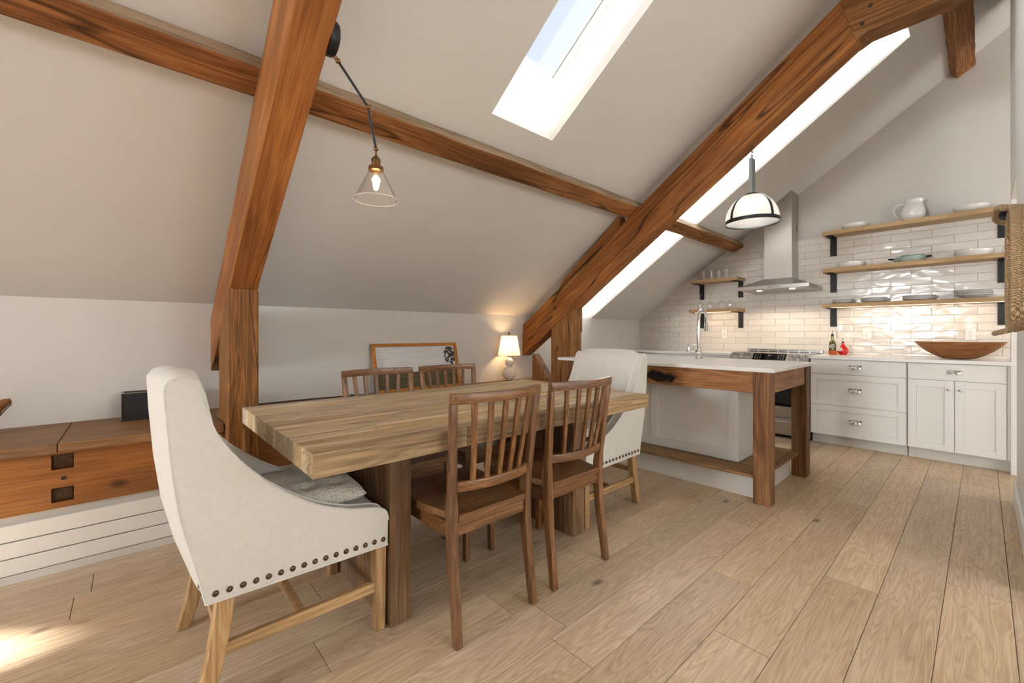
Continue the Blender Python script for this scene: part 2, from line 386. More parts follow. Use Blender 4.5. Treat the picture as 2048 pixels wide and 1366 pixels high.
# floor boards, rows .1936 wide along x
PW, PY0 = .1936, .1127
known = {2: [1.667, 3.6], 1: [2.43, 4.33], -1: [2.772, 4.7], 0: [3.104], 3: [2.079], 4: [2.72], 5: [1.258]}
pcache = {}
def plank(x0, x1, y0, y1):
    k = (round(x1-x0, 3), round(y1-y0, 3))
    if k not in pcache:
        pcache[k] = B().box(0, k[0]-.0022, 0, k[1]-.0022, -.018, 0).mesh('floor_plank', bevel=.0012)
    inst('floor_plank', pcache[k], M['floor'], fl, (x0+.0011, y0+.0011, 0))
r0 = math.floor((YF-PY0)/PW)
for r in range(r0, 20):
    y0, y1 = max(PY0+r*PW, YF), min(PY0+(r+1)*PW, YK)
    if y1-y0 < .01: continue
    js = list(known.get(r, []))
    if not js: js = [rnd.uniform(.2, 2.0)]
    while js[0] > XB+2.2: js.insert(0, round(js[0]-rnd.uniform(1.5, 2.1), 3))
    while js[-1] < W-2.2: js.append(round(js[-1]+rnd.uniform(1.5, 2.1), 3))
    js = [j for j in js if XB+.2 < j < W-.15]
    xs = [XB]+js+[W]
    for a, b in zip(xs, xs[1:]): plank(a, b, y0, y1)

# skylight openings (x0,x1,y0,y1) in the slope over the knee wall; last one added unseen for the sun patch
SK = [(1.605, 2.138, .90, 1.967), (4.06, 4.675, .392, YK), (-5.2, -3.83, 2.25, 2.65)]
DEP = .36
c = B(); xs = sorted({XB, W, *[v for s in SK for v in s[:2]]}); ys = sorted({YR, YK, *[v for s in SK for v in s[2:]]})
for xa, xb in zip(xs, xs[1:]):
    for ya, yb in zip(ys, ys[1:]):
        if any(s[0]-1e-4 <= xa and xb <= s[1]+1e-4 and s[2]-1e-4 <= ya and yb <= s[3]+1e-4 for s in SK): continue
        c.face([(xa,ya,zc(ya)),(xb,ya,zc(ya)),(xb,yb,zc(yb)),(xa,yb,zc(yb))])
c.face([(XB,YF,zc(YF)),(W,YF,zc(YF)),(W,YR,zc(YR)),(XB,YR,zc(YR))])
ce = struct(c.build('ceiling', M['ceil']))
for i, (x0, x1, y0, y1) in enumerate(SK):
    sh = B(); d = DEP + .06
    sh.face([(x0,y0,zc(y0)),(x0,y1,zc(y1)),(x0,y1,zc(y1)+d),(x0,y0,zc(y0)+d)])
    sh.face([(x1,y0,zc(y0)),(x1,y1,zc(y1)),(x1,y1,zc(y1)+d),(x1,y0,zc(y0)+d)])
    sh.face([(x0,y1,zc(y1)),(x1,y1,zc(y1)),(x1,y1,zc(y1)+d),(x0,y1,zc(y1)+d)])
    sh.face([(x0,y0,zc(y0)),(x1,y0,zc(y0)),(x1,y0,zc(y0)+d),(x0,y0,zc(y0)+d)])
    o = sh.build('skylight_shaft', M['shaft'], ce)
    wn = bpy.data.objects.new('window_%d' % (i+1 if i < 2 else 6), None); COL.objects.link(wn); struct(wn); wn.location = (x0, y1, zc(y1)+DEP)
    def bar(xa, xb, ya, yb, e0, e1):
        return B().hexa([(xa,ya,zc(ya)+e0),(xb,ya,zc(ya)+e0),(xb,yb,zc(yb)+e0),(xa,yb,zc(yb)+e0),(xa,ya,zc(ya)+e1),(xb,ya,zc(ya)+e1),(xb,yb,zc(yb)+e1),(xa,yb,zc(yb)+e1)])
    fw = .035; g = .004
    for (a, b, cc, dd) in ((x0+g, x0+fw, y0+g, y1-g), (x1-fw, x1-g, y0+g, y1-g), (x0+fw, x1-fw, y1-fw, y1-g), (x0+fw, x1-fw, y0+g, y0+fw)):
        bar(a, b, cc, dd, DEP-.01, DEP+.05).build('window_frame', M['white'], wn)
    for (a, b, cc, dd) in ((x0+fw, x0+fw+.012, y0+fw, y1-fw), (x1-fw-.012, x1-fw, y0+fw, y1-fw)):
        bar(a, b, cc, dd, DEP+.012, DEP+.04).build('gasket', M['gasket'], wn)
    bar(x0+fw, x1-fw, y0+fw, y1-fw, DEP+.03, DEP+.034).build('pane', M['pane'], wn)

struct(B().box(XB, W, YK, YK+.1, -.05, ZK).build('wall_left', M['paint']))
# end wall with tile field
we = struct(B().prism([(YF,-.05),(YK+.1,-.05),(YK+.1,ZK),(YK,ZK),(YR,zc(YR)),(YF,zc(YF))], 'x', W, W+.1).build('wall_end', M['paint']))
TP, TR, ZT = .3058, .0775, 2.2505
B().prism([(-.34,.85),(YK,.85),(YK,ZK-.001),(YK-(ZT-ZK)/SLOPE,ZT),(-.34,ZT)], 'x', W-.0045, W-.0005).build('grout_bed', M['grout'], we)
tfull = None
def poly_clip(poly, f):
    out = []
    for p, q in zip(poly, poly[1:]+poly[:1]):
        fp, fq = f(p), f(q)
        if fp >= 0: out.append(p)
        if (fp >= 0) != (fq >= 0):
            t = fp/(fp-fq); out.append((p[0]+t*(q[0]-p[0]), p[1]+t*(q[1]-p[1])))
    return out
for j in range(18):
    zt, zb = ZT-TR*j-.001, ZT-TR*(j+1)+.001
    zb = max(zb, .91)
    if zt-zb < .01: continue
    off = 1.4069 if j % 2 == 0 else 1.2560
    for k in range(-8, 6):
        yr = off-k*TP; ya, yb = yr-TP+.001, yr-.001            # one tile from ya to yb
        ya, yb = max(ya, -.34), min(yb, YK-.001)
        if yb-ya < .012: continue
        poly = poly_clip([(ya,zb),(yb,zb),(yb,zt),(ya,zt)], lambda p: ZK+SLOPE*(YK-p[0])-.002-p[1])
        if len(poly) < 3: continue
        w_ = max(p[0] for p in poly)-min(p[0] for p in poly)
        if w_ < .012: continue
        full = len(poly) == 4 and abs(yb-ya-TP+.002) < 1e-4 and abs(zt-zb-TR+.002) < 1e-4
        if full:
            if tfull is None: tfull = B().box(-.0085, 0, 0, TP-.002, 0, TR-.002).mesh('tile', bevel=.0015)
            inst('tile', tfull, M['tile'], we, (W-.0045, ya, zb))
        else:
            B().prism(poly, 'x', W-.013, W-.0045).build('tile', M['tile'], we, bevel=.0012)
# wall beside the camera, ending in a cased doorway
YW = -.152
wr = B().prism([(2.9,0),(4.41,0),(4.41,2.222),(5.28,2.222),(5.28,3.9),(2.9,3.9)], 'y', YW-.14, YW)
wr = struct(wr.build('wall_right', M['white']))
tr = B().box(5.28, 5.345, YW-.14, YW+.002, 0, 3.9)
struct(tr.build('trim_1', M['white'], bevel=.003))
struct(B().box(2.9, 4.422, YW, YW+.014, 0, .14).build('baseboard_right', M['white'], bevel=.003))
# the walls behind the camera
gb = B().prism([(YF,-.05),(YK,-.05),(YK,ZK),(YR,zc(YR)),(YF,zc(YF))], 'x', XB-.1, XB)
struct(gb.build('wall_back', M['paint']))
struct(B().box(XB, W, YF-.1, YF, -.05, zc(YF)).build('wall_far', M['paint']))
def framed_window(n, p, size, axis):
    wn = bpy.data.objects.new('window_%d' % n, None); COL.objects.link(wn); struct(wn); wn.location = p
    a, b = size[0]/2, size[1]/2
    for (u0, u1, v0, v1) in ((-a-.07,-a,-b-.07,b+.07),(a,a+.07,-b-.07,b+.07),(-a,a,-b-.07,-b),(-a,a,b,b+.07),(-.02,.02,-b,b)):
        if axis == 'y': bb = B().box(p[0]+u0, p[0]+u1, p[1]+.01, p[1]+.05, p[2]+v0, p[2]+v1)
        else: bb = B().box(p[0]+.01, p[0]+.05, p[1]+u0, p[1]+u1, p[2]+v0, p[2]+v1)
        bb.build('window_frame', M['white'], wn)
    if axis == 'y': B().box(p[0]-a, p[0]+a, p[1]+.004, p[1]+.01, p[2]-b, p[2]+b).build('pane', M['white'], wn)
    else: B().box(p[0]+.004, p[0]+.01, p[1]-a, p[1]+a, p[2]-b, p[2]+b).build('pane', M['white'], wn)
for i, (wx, wz) in enumerate(FILL_WINS): framed_window((3, 4, 7)[i], (wx, YF, wz), (1.7, 1.4), 'y')  # frames for the added fill windows
framed_window(5, (XB, 1.6, 1.75), (1.3, .85), 'x')

# ------------------------------------------------------------------ roof timbers
def zrb(y): return 1.42 + SLOPE*(2.793 - y)      # underside of the rafters
def zrt(y): return ZK - .11 + SLOPE*(YK - y)     # their upper face
def rafter(label, x0, x1, two):
    t = thing('rafter', label, 'beam', ((x0+x1)/2, 3.5, 1.0), 'sloping rafters')
    ya, yb = YR+.05, YK-.004
    def piece(f0, f1, xa, xb, name):
        z = lambda y, f: zrb(y)+(zrt(y)-zrb(y))*f
        rings = []
        for k in range(25):
            y = yb+(ya-yb)*k/24
            j = [rnd.uniform(-.002, .002) for _ in range(4)]
            rings.append([(xa+j[0],y,z(y,f0)),(xb+j[1],y,z(y,f0)),(xb+j[2],y,z(y,f1)),(xa+j[3],y,z(y,f1))])
        return B().loft(rings).build(name, M['rafter'], t, bevel=.006)
    if two:
        piece(0, .735, x0, x1, 'lower_timber'); piece(.755, 1, x0+.009, x1, 'upper_timber')
        B().hexa([(x0+.01,3.02,zrt(3.02)),(x0+.11,3.02,zrt(3.02)),(x0+.11,2.27,zrt(2.27)),(x0+.01,2.27,zrt(2.27)),
                  (x0+.01,2.95,zrt(2.95)+.045),(x0+.11,2.95,zrt(2.95)+.045),(x0+.11,2.27,zrt(2.27)+.1),(x0+.01,2.27,zrt(2.27)+.1)]).build('packing_block', M['rafter'], t, bevel=.004)
    else: piece(0, 1, x0, x1, 'timber')
    return t
rafter('massive sloping rafter carrying the glass cone wall lamp, foreground', .408, .549, False)
rafter('long sloping rafter above the kitchen island, the pendant hangs from it', 3.378, 3.52, True)
def purlin(label, low, mid, up, x0, x1, group='purlins under the ceiling'):
    four = (low[0]+up[0]-mid[0], 0); four = (four[0], min(low[1]+up[1]-mid[1], zc(four[0])-.004))
    sec = [low, mid, up, four]; rings = []
    for k in range(41):
        x = x0+(x1-x0)*k/40; rings.append([(x, p[0]+rnd.uniform(-.002,.002), p[1]+rnd.uniform(-.002,.002)) for p in sec])
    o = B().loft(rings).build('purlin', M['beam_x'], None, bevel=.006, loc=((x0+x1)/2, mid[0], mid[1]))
    o.data.materials.append(M['weathered_lit'])  # upslope face: worn grey wood, with skylight brightness put into its colour
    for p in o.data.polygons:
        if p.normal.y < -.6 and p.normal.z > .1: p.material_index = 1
    return tag(o, label, 'beam', group)
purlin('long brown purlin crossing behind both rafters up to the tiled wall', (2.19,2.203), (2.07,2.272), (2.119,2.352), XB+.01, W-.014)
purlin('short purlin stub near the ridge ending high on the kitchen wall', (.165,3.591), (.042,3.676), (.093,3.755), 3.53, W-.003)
ct = thing('collar_tie', 'level collar tie with pegs bolted to the upper rafter', 'beam', (3.45, .3, 2.953))
B().prism([(.605,3.24),(.535,2.975),(.47,3.005),(YW+.003,3.02),(YW+.003,3.27),(.59,3.27)], 'x', 3.366, 3.532).build('timber', M['beam_y'], ct, bevel=.005)
for y, z in ((.50,3.06),(.46,3.15)): B().prism([(y+.012*math.cos(a*.785),z+.012*math.sin(a*.785)) for a in range(8)], 'x', 3.361, 3.37).build('peg', M['plug'], ct)
def post(label, x0, x1, y0, y1):
    t = thing('post', label, 'post', ((x0+x1)/2, (y0+y1)/2, 0), 'posts under the rafters')
    B().prism([(y0,0),(y1,0),(y1,zrb(y1)-.002),(y0,zrb(y0)-.002)], 'x', x0, x1).build('timber', M['post'], t, bevel=.006)
    return t
p1 = post('thick old post behind the cream armchair, left of the table', .4015, .551, 2.82, 3.15)
B().box(.47, .505, 2.795, 2.822, 0, .60).build('wedge', M['post'], p1, bevel=.004)
p2 = post('old post between table lamp and island, right of the lamp', 3.378, 3.52, 2.82, 3.13)
B().box(3.522, 3.545, 2.83, 2.87, 1.15, 1.42).build('cleat', M['post'], p2, bevel=.003)
o = B().prism([(3.44,.622),(3.44,.90),(3.415,.91),(3.19,.622)], 'x', 3.40, 3.50).build('brace', M['post'], None, bevel=.004, loc=(3.45, 3.35, .622))
tag(o, 'small triangular wooden brace on the bench under the rafter foot', 'brace')

# ------------------------------------------------------------------ built-in bench along the knee wall
BZ = .62
bt = thing('bench', 'long built-in oak bench with old timber front along the knee wall', 'bench', (1.3, 3.2, 0))
def tb(x0, x1, y0, y1, nm='top_board'): B().box(x0+.0015, x1-.0015, y0, y1, BZ-.046, BZ).build(nm, M['bench_top'], bt, bevel=.003)
tb(XB+.01, -4.2, 2.92, 3.56); tb(-4.2, -2.1, 2.92, 3.56); tb(-2.1, -.26, 2.92, 3.56); tb(-.26, .398, 2.92, 3.56)
tb(.398, .555, 3.155, 3.56); tb(.555, 2.0, 2.92, 3.56); tb(2.0, 3.374, 2.92, 3.56); tb(3.374, 3.524, 3.135, 3.56); tb(3.524, 4.4, 2.92, 3.56)
B().box(XB+.01, 4.4, 3.561, 3.582, BZ-.046, BZ).build('back_rail', M['bench_top'], bt, bevel=.002)
def fb(x0, x1, holes=()):
    b = B(); zs = sorted({.307, .572, *[v for h in holes for v in h[2:]]}); xx = sorted({x0, x1, *[v for h in holes for v in h[:2]]})
    for xa, xb in zip(xx, xx[1:]):
        for za, zb in zip(zs, zs[1:]):
            hole = any(h[0] <= xa and xb <= h[1] and h[2] <= za and zb <= h[3] for h in holes)
            b.box(xa, xb, 2.985 if hole else 2.95, 3.13, za, zb)
    bmesh.ops.remove_doubles(b.bm, verts=b.bm.verts, dist=1e-5)
    b.build('front_beam', M['bench_beam'], bt)
hs = [(-.283, -.208, .49, .562), (-.283, -.208, .334, .404)]
fb(XB+.01, .398, hs); fb(.555, 3.374); fb(3.524, 4.4)
for h in hs: B().box(h[0]+.004, h[1]-.004, 2.97, 2.984, h[2]+.004, h[3]-.004).build('mortise_plug', M['plug'], bt, bevel=.002)
B().box(-.25, -.236, 2.944, 2.95, .44, .454).build('bolt', M['iron'], bt)
def heater(label, x0, x1):
    t = thing('baseboard_heater', label, 'heater', ((x0+x1)/2, 3.0, 0), 'white slatted heaters under the bench')
    B().box(x0, x1, 2.975, 3.12, 0, .305).build('casing', M['toe'], t)
    for za, zb in ((.042,.1135),(.1185,.1895),(.1945,.268)): B().box(x0, x1, 2.946, 2.974, za, zb).build('slat', M['white'], t, bevel=.003)
    B().box(x0, x1, 2.951, 2.974, 0, .038).build('base_rail', M['toe'], t)
heater('white slatted heater under the bench left of the armchair', XB+.01, .39)
heater('white slatted heater under the bench behind the dining table', .56, 3.37)

# things on the bench
t = thing('storage_box', 'open black box with brown lining on the bench', 'box', (.07, 3.46, BZ))
for a in ((-.044,-.034,3.40,3.53),(.19,.20,3.40,3.53),(-.034,.19,3.40,3.41),(-.034,.19,3.52,3.53)): B().box(*a, BZ+.008, BZ+.163).build('side', M['black'], t, bevel=.001)
B().box(-.044, .20, 3.40, 3.53, BZ, BZ+.008).build('bottom', M['black'], t)
B().box(-.0335, .1895, 3.5145, 3.5195, BZ+.008, BZ+.160).build('lining', M['walnut'], t)
for a in ((-.044,-.034,3.40,3.53),(.19,.20,3.40,3.53),(-.034,.19,3.40,3.41),(-.034,.19,3.52,3.53)): B().box(*a, BZ+.1632, BZ+.1655).build('rim', M['patina'], t)
B().box(-.0462, -.0442, 3.40, 3.53, BZ, BZ+.1655).build('end_face', M['patina'], t)
t = thing('wood_carving', 'small carved wood piece at the left end of the bench', 'carving', (-.56, 3.42, BZ))
def blob(pts, rr): return B().tube(pts, lambda s: rr[min(int(s*(len(rr)-1)+.5), len(rr)-1)], 8)
blob([(-.62,3.42,BZ+.03),(-.56,3.42,BZ+.09),(-.52,3.42,BZ+.13),(-.49,3.42,BZ+.162),(-.472,3.42,BZ+.168)], [.03,.028,.024,.02,.012]).build('upper_curl', M['driftwood'], t, smooth=60)
blob([(-.66,3.42,BZ+.03),(-.58,3.415,BZ+.06),(-.53,3.41,BZ+.098),(-.505,3.41,BZ+.108)], [.032,.028,.024,.012]).build('lower_curl', M['driftwood'], t, smooth=60)
B().tube([(-.505,3.405,BZ+.10),(-.468,3.405,BZ+.152)], .003, 6).build('twig', M['ink'], t)
B().lathe([(.06,0),(.065,.012),(.05,.035),(.02,.045)], (-.63,3.42,BZ), 14).build('foot', M['driftwood'], t, smooth=50)
# leaning picture
pic = thing('framed_picture', 'framed landscape print with dark tree leaning on the wall', 'picture', (1.99, 3.45, BZ))
py0, py1, pz0, pz1 = 3.455, 3.556, BZ+.002, 1.047
ln = math.hypot(py1-py0, pz1-pz0); dy, dz = (py1-py0)/ln, (pz1-pz0)/ln
def pp(x, s, d): return (x, py0+dy*s+dz*d, pz0+dz*s-dy*d)       # s up the leaning face, d into it
def slab(x0, x1, s0, s1, d0, d1): return B().hexa([pp(x0,s0,d0),pp(x1,s0,d0),pp(x1,s0,d1),pp(x0,s0,d1),pp(x0,s1,d0),pp(x1,s1,d0),pp(x1,s1,d1),pp(x0,s1,d1)])
PX0, PX1 = 1.545, 2.425
for a in ((PX0,PX1,0,.028),(PX0,PX1,ln-.028,ln),(PX0,PX0+.03,.028,ln-.028),(PX1-.03,PX1,.028,ln-.028)): slab(*a, -.018, .012).build('frame_rail', M['frame'], pic, bevel=.002)
slab(PX0+.03, PX1-.03, .028, ln-.028, -.002, .006).build('print', M['print'], pic)
tr = B(); rt = random.Random(3)
for k in range(80):
    a, q = rt.uniform(0, 6.283), rt.random()**.6
    cx, cs = PX1-.085+.062*q*math.cos(a), ln-.125+.085*q*math.sin(a)
    if cx > PX1-.036: cx = PX1-.036-rt.uniform(0, .03)
    m = rt.uniform(.009, .019)
    tr.bm.faces.new([tr.bm.verts.new(pp(cx+m*math.cos(i*1.0472+a)*(1 if i % 2 else .55), cs+m*math.sin(i*1.0472+a)*(1 if i % 2 else .55), -.0025-.00001*k)) for i in range(6)])
tr.bm.faces.new([tr.bm.verts.new(pp(*q, -.0025)) for q in ((PX1-.075,.15),(PX1-.06,.15),(PX1-.068,ln-.12),(PX1-.074,ln-.12))])
tr.build('printed_tree', M['leafink'], pic)
# table lamp
LX, LY = 3.062, 3.452
lamp = thing('table_lamp', 'lit table lamp with white gourd base and cream shade', 'lamp', (LX, LY, BZ))
B().lathe([(.042,0),(.044,.006),(.036,.012),(.03,.016)], (LX,LY,BZ), 24).build('foot', M['brass'], lamp, smooth=40)
pr_ = [(.03,.016)]
for k in range(1, 12): a = math.pi*k/12; pr_.append((max(.077*math.sin(a), .03), .09-.074*math.cos(a)))
for k in range(1, 11): a = math.pi*k/12; pr_.append((max(.048*math.sin(a), .024), .209-.05*math.cos(a)))
pr_.append((.016,.262))
B().lathe(pr_, (LX,LY,BZ), 32).build('base', M['gourd'], lamp, smooth=40)
B().lathe([(.008,.26),(.008,.34)], (LX,LY,BZ), 12).build('stem', M['brass'], lamp, smooth=40)
B().lathe([(.122,.285),(.085,.497)], (LX,LY,BZ), 40, cap=False).build('shade', M['shade'], lamp, smooth=40)
B().ball((LX,LY,BZ+.40), .028, 10).build('bulb', M['bulb_soft'], lamp, smooth=60)
B().tube([(LX-.084,LY,BZ+.496),(LX,LY,BZ+.498),(LX+.084,LY,BZ+.496)], .0015, 6).build('harp', M['brass'], lamp)
B().lathe([(.003,.495),(.003,.508),(.009,.514),(.011,.522),(.007,.531),(.001,.533)], (LX,LY,BZ), 12).build('finial', M['brass'], lamp, smooth=50)
light('table_lamp_light', 'POINT', (LX, LY, BZ+.40), (0,0,0), 27, (1.0, .64, .31), shadow_soft_size=.03)
cb = B().tube([(.62,3.53,BZ+.005),(.9,3.545,BZ+.005),(1.15,3.53,BZ+.006),(1.3,3.50,BZ+.006),(1.38,3.45,BZ+.008),(1.42,3.40,BZ+.012),(1.36,3.36,BZ+.022),(1.30,3.38,BZ+.035)], .004, 6).build('power_cord', M['cord'], None, loc=(1.0,3.5,BZ))
tag(cb, 'thin black cord lying on the bench behind the table', 'cord')

# ------------------------------------------------------------------ dining table
TX0, TX1, TY0, TY1, TZ0, TZ1 = .402, 2.295, 1.333, 2.413, .704, .78
tab = thing('dining_table', 'large reclaimed wood dining table of thick glued staves', 'table', (1.35, 1.87, 0))
y = TY0; i = 0
while y < TY1-.001:
    wdt = rnd.uniform(.042, .075); y2 = min(y+wdt, TY1)
    if TY1-y2 < .03: y2 = TY1
    cuts = [TX0]
    if i == 0: cuts += [.965, 1.86]
    else:
        x = TX0+rnd.uniform(.25, .95)
        while x < TX1-.25: cuts.append(x); x += rnd.uniform(.5, 1.1)
    cuts.append(TX1)
    for a, b in zip(cuts, cuts[1:]):
        dz_ = rnd.uniform(-.0012, 0)
        B().box(a+.0003, b-.0003, y+.0003, y2-.0003, TZ0, TZ1+dz_).build('stave', M['table_edge' if i == 0 else 'table'], tab, bevel=.0012)  # near row darker: greyer wood, plus the side's shade put into its colour
    y = y2; i += 1
for lx0, lx1 in ((.742, .833), (1.838, 1.936)):
    ys_ = [1.53, 1.64, 1.77, 1.86, 1.99, 2.10, 2.22]
    for a, b in zip(ys_, ys_[1:]): B().box(lx0+rnd.uniform(0,.002), lx1-rnd.uniform(0,.002), a+.0005, b-.0005, 0, TZ0).build('leg_board', M['table_leg'], tab, bevel=.002)

# ------------------------------------------------------------------ slat-back dining chairs
def rect(x, y, z, wx, wy): return [(x-wx/2,y-wy/2,z),(x+wx/2,y-wy/2,z),(x+wx/2,y+wy/2,z),(x-wx/2,y+wy/2,z)]
def make_chair():
    t = thing('dining_chair', '', 'chair')
    for s in (-1, 1):                       # back legs run on up as the posts of the back
        st = [(0,.192,-.045,.03,.03),(.12,.190,-.030,.031,.034),(.25,.187,-.012,.032,.037),(.38,.187,-.002,.034,.042),(.45,.188,.0,.034,.042),(.50,.190,-.002,.034,.042),(.54,.193,-.006,.03,.034),(.65,.199,-.020,.028,.03),(.80,.207,-.036,.027,.027),(.887,.212,-.046,.026,.025)]
        B().loft([rect(s*x, y, z, wx, wy) for z, x, y, wx, wy in st]).build('back_leg', M['walnut_z'], t, bevel=.004, seg=2, smooth=50)
        B().loft([rect(s*.178, .415, 0, .028, .028), rect(s*.182, .415, .25, .034, .034), rect(s*.182, .415, .432, .036, .036)]).build('front_leg', M['walnut_z'], t, bevel=.003, smooth=40)
        B().box(s*.186-.010, s*.186+.010, .021, .397, .375, .433).build('side_apron', M['walnut'], t, bevel=.002)
    B().box(-.169, .169, -.012, .010, .385, .4345).build('rear_apron', M['oak_x'] if False else M['walnut'], t, bevel=.002)
    B().box(-.163, .163, .405, .425, .375, .433).build('front_apron', M['walnut'], t, bevel=.002)
    n = 12; ring = lambda z, inset: None                    # dished seat
    sb = B(); g = [[None]*(n+1) for _ in range(n+1)]; g2 = [[None]*(n+1) for _ in range(n+1)]
    for i in range(n+1):
        for j in range(n+1):
            v = j/n; hw = .168+(.213-.168)*min(v*2.2, 1) - .010*max(0, v-.9)*10*.5
            u = i/n*2-1; x = u*hw; yy = -.020+.462*v
            d = .010*math.exp(-((abs(u)-.42)/.3)**2-((v-.42)/.28)**2)
            g[i][j] = sb.bm.verts.new((x, yy, .464-d)); g2[i][j] = sb.bm.verts.new((x, yy, .436))
    for i in range(n):
        for j in range(n):
            sb.bm.faces.new([g[i][j],g[i+1][j],g[i+1][j+1],g[i][j+1]]); sb.bm.faces.new([g2[i][j],g2[i][j+1],g2[i+1][j+1],g2[i+1][j]])
    for k in range(n):
        sb.bm.faces.new([g[k][0],g2[k][0],g2[k+1][0],g[k+1][0]]); sb.bm.faces.new([g[k][n],g[k+1][n],g2[k+1][n],g2[k][n]])
        sb.bm.faces.new([g[0][k],g[0][k+1],g2[0][k+1],g2[0][k]]); sb.bm.faces.new([g[n][k],g2[n][k],g2[n][k+1],g[n][k+1]])
    sb.build('seat', M['walnut'], t, smooth=35)
    def bow(x, hw, d): return -d*(1-(x/hw)**2)
    def rail(name, hw, y0, d, za, zb, th):
        rings = []
        for k in range(15):
            x = -hw+2*hw*k/14; yy = y0+bow(x, hw, d)
            rings.append([(x,yy-th/2,za),(x,yy+th/2,za),(x,yy+th/2,zb),(x,yy-th/2,zb)])
        B().loft(rings).build(name, M['walnut'], t, bevel=.003, seg=2, smooth=40)
    rail('top_rail', .224, -.049, .045, .886, .924, .026)
    rail('lower_rail', .180, -.012, .036, .553, .590, .022)
    for k in range(5):
        q = (k-2)/2; xb, xt = q*.115, q*.140
        yb_, yt = -.012+bow(xb, .18, .036), -.049+bow(xt, .224, .045)
        B().loft([rect(xb, yb_, .588, .021, .013), rect(xb*.5+xt*.5, (yb_+yt)/2-.003, .74, .022, .013), rect(xt, yt, .888, .024, .013)]).build('slat', M['walnut_z'], t, bevel=.002, smooth=40)
    return t
ch = make_chair()
spots = [((1.072,1.318),0,'slat-back wooden dining chair on the near side beside the cream armchair'),
         ((1.592,1.322),0,'slat-back wooden dining chair on the near side, closer to the island'),
         ((1.122,2.412),180,'slat-back wooden chair behind the table, nearer the thick old post'),
         ((1.622,2.412),180,'slat-back wooden chair behind the table, nearer the lit lamp')]
for i, ((x, y), a, lb) in enumerate(spots):
    o = ch if i == 0 else copy_tree(ch)
    o.location = (x, y, 0); o.rotation_euler = (0, 0, R(a)); tag(o, lb, 'chair', 'slat-back dining chairs')

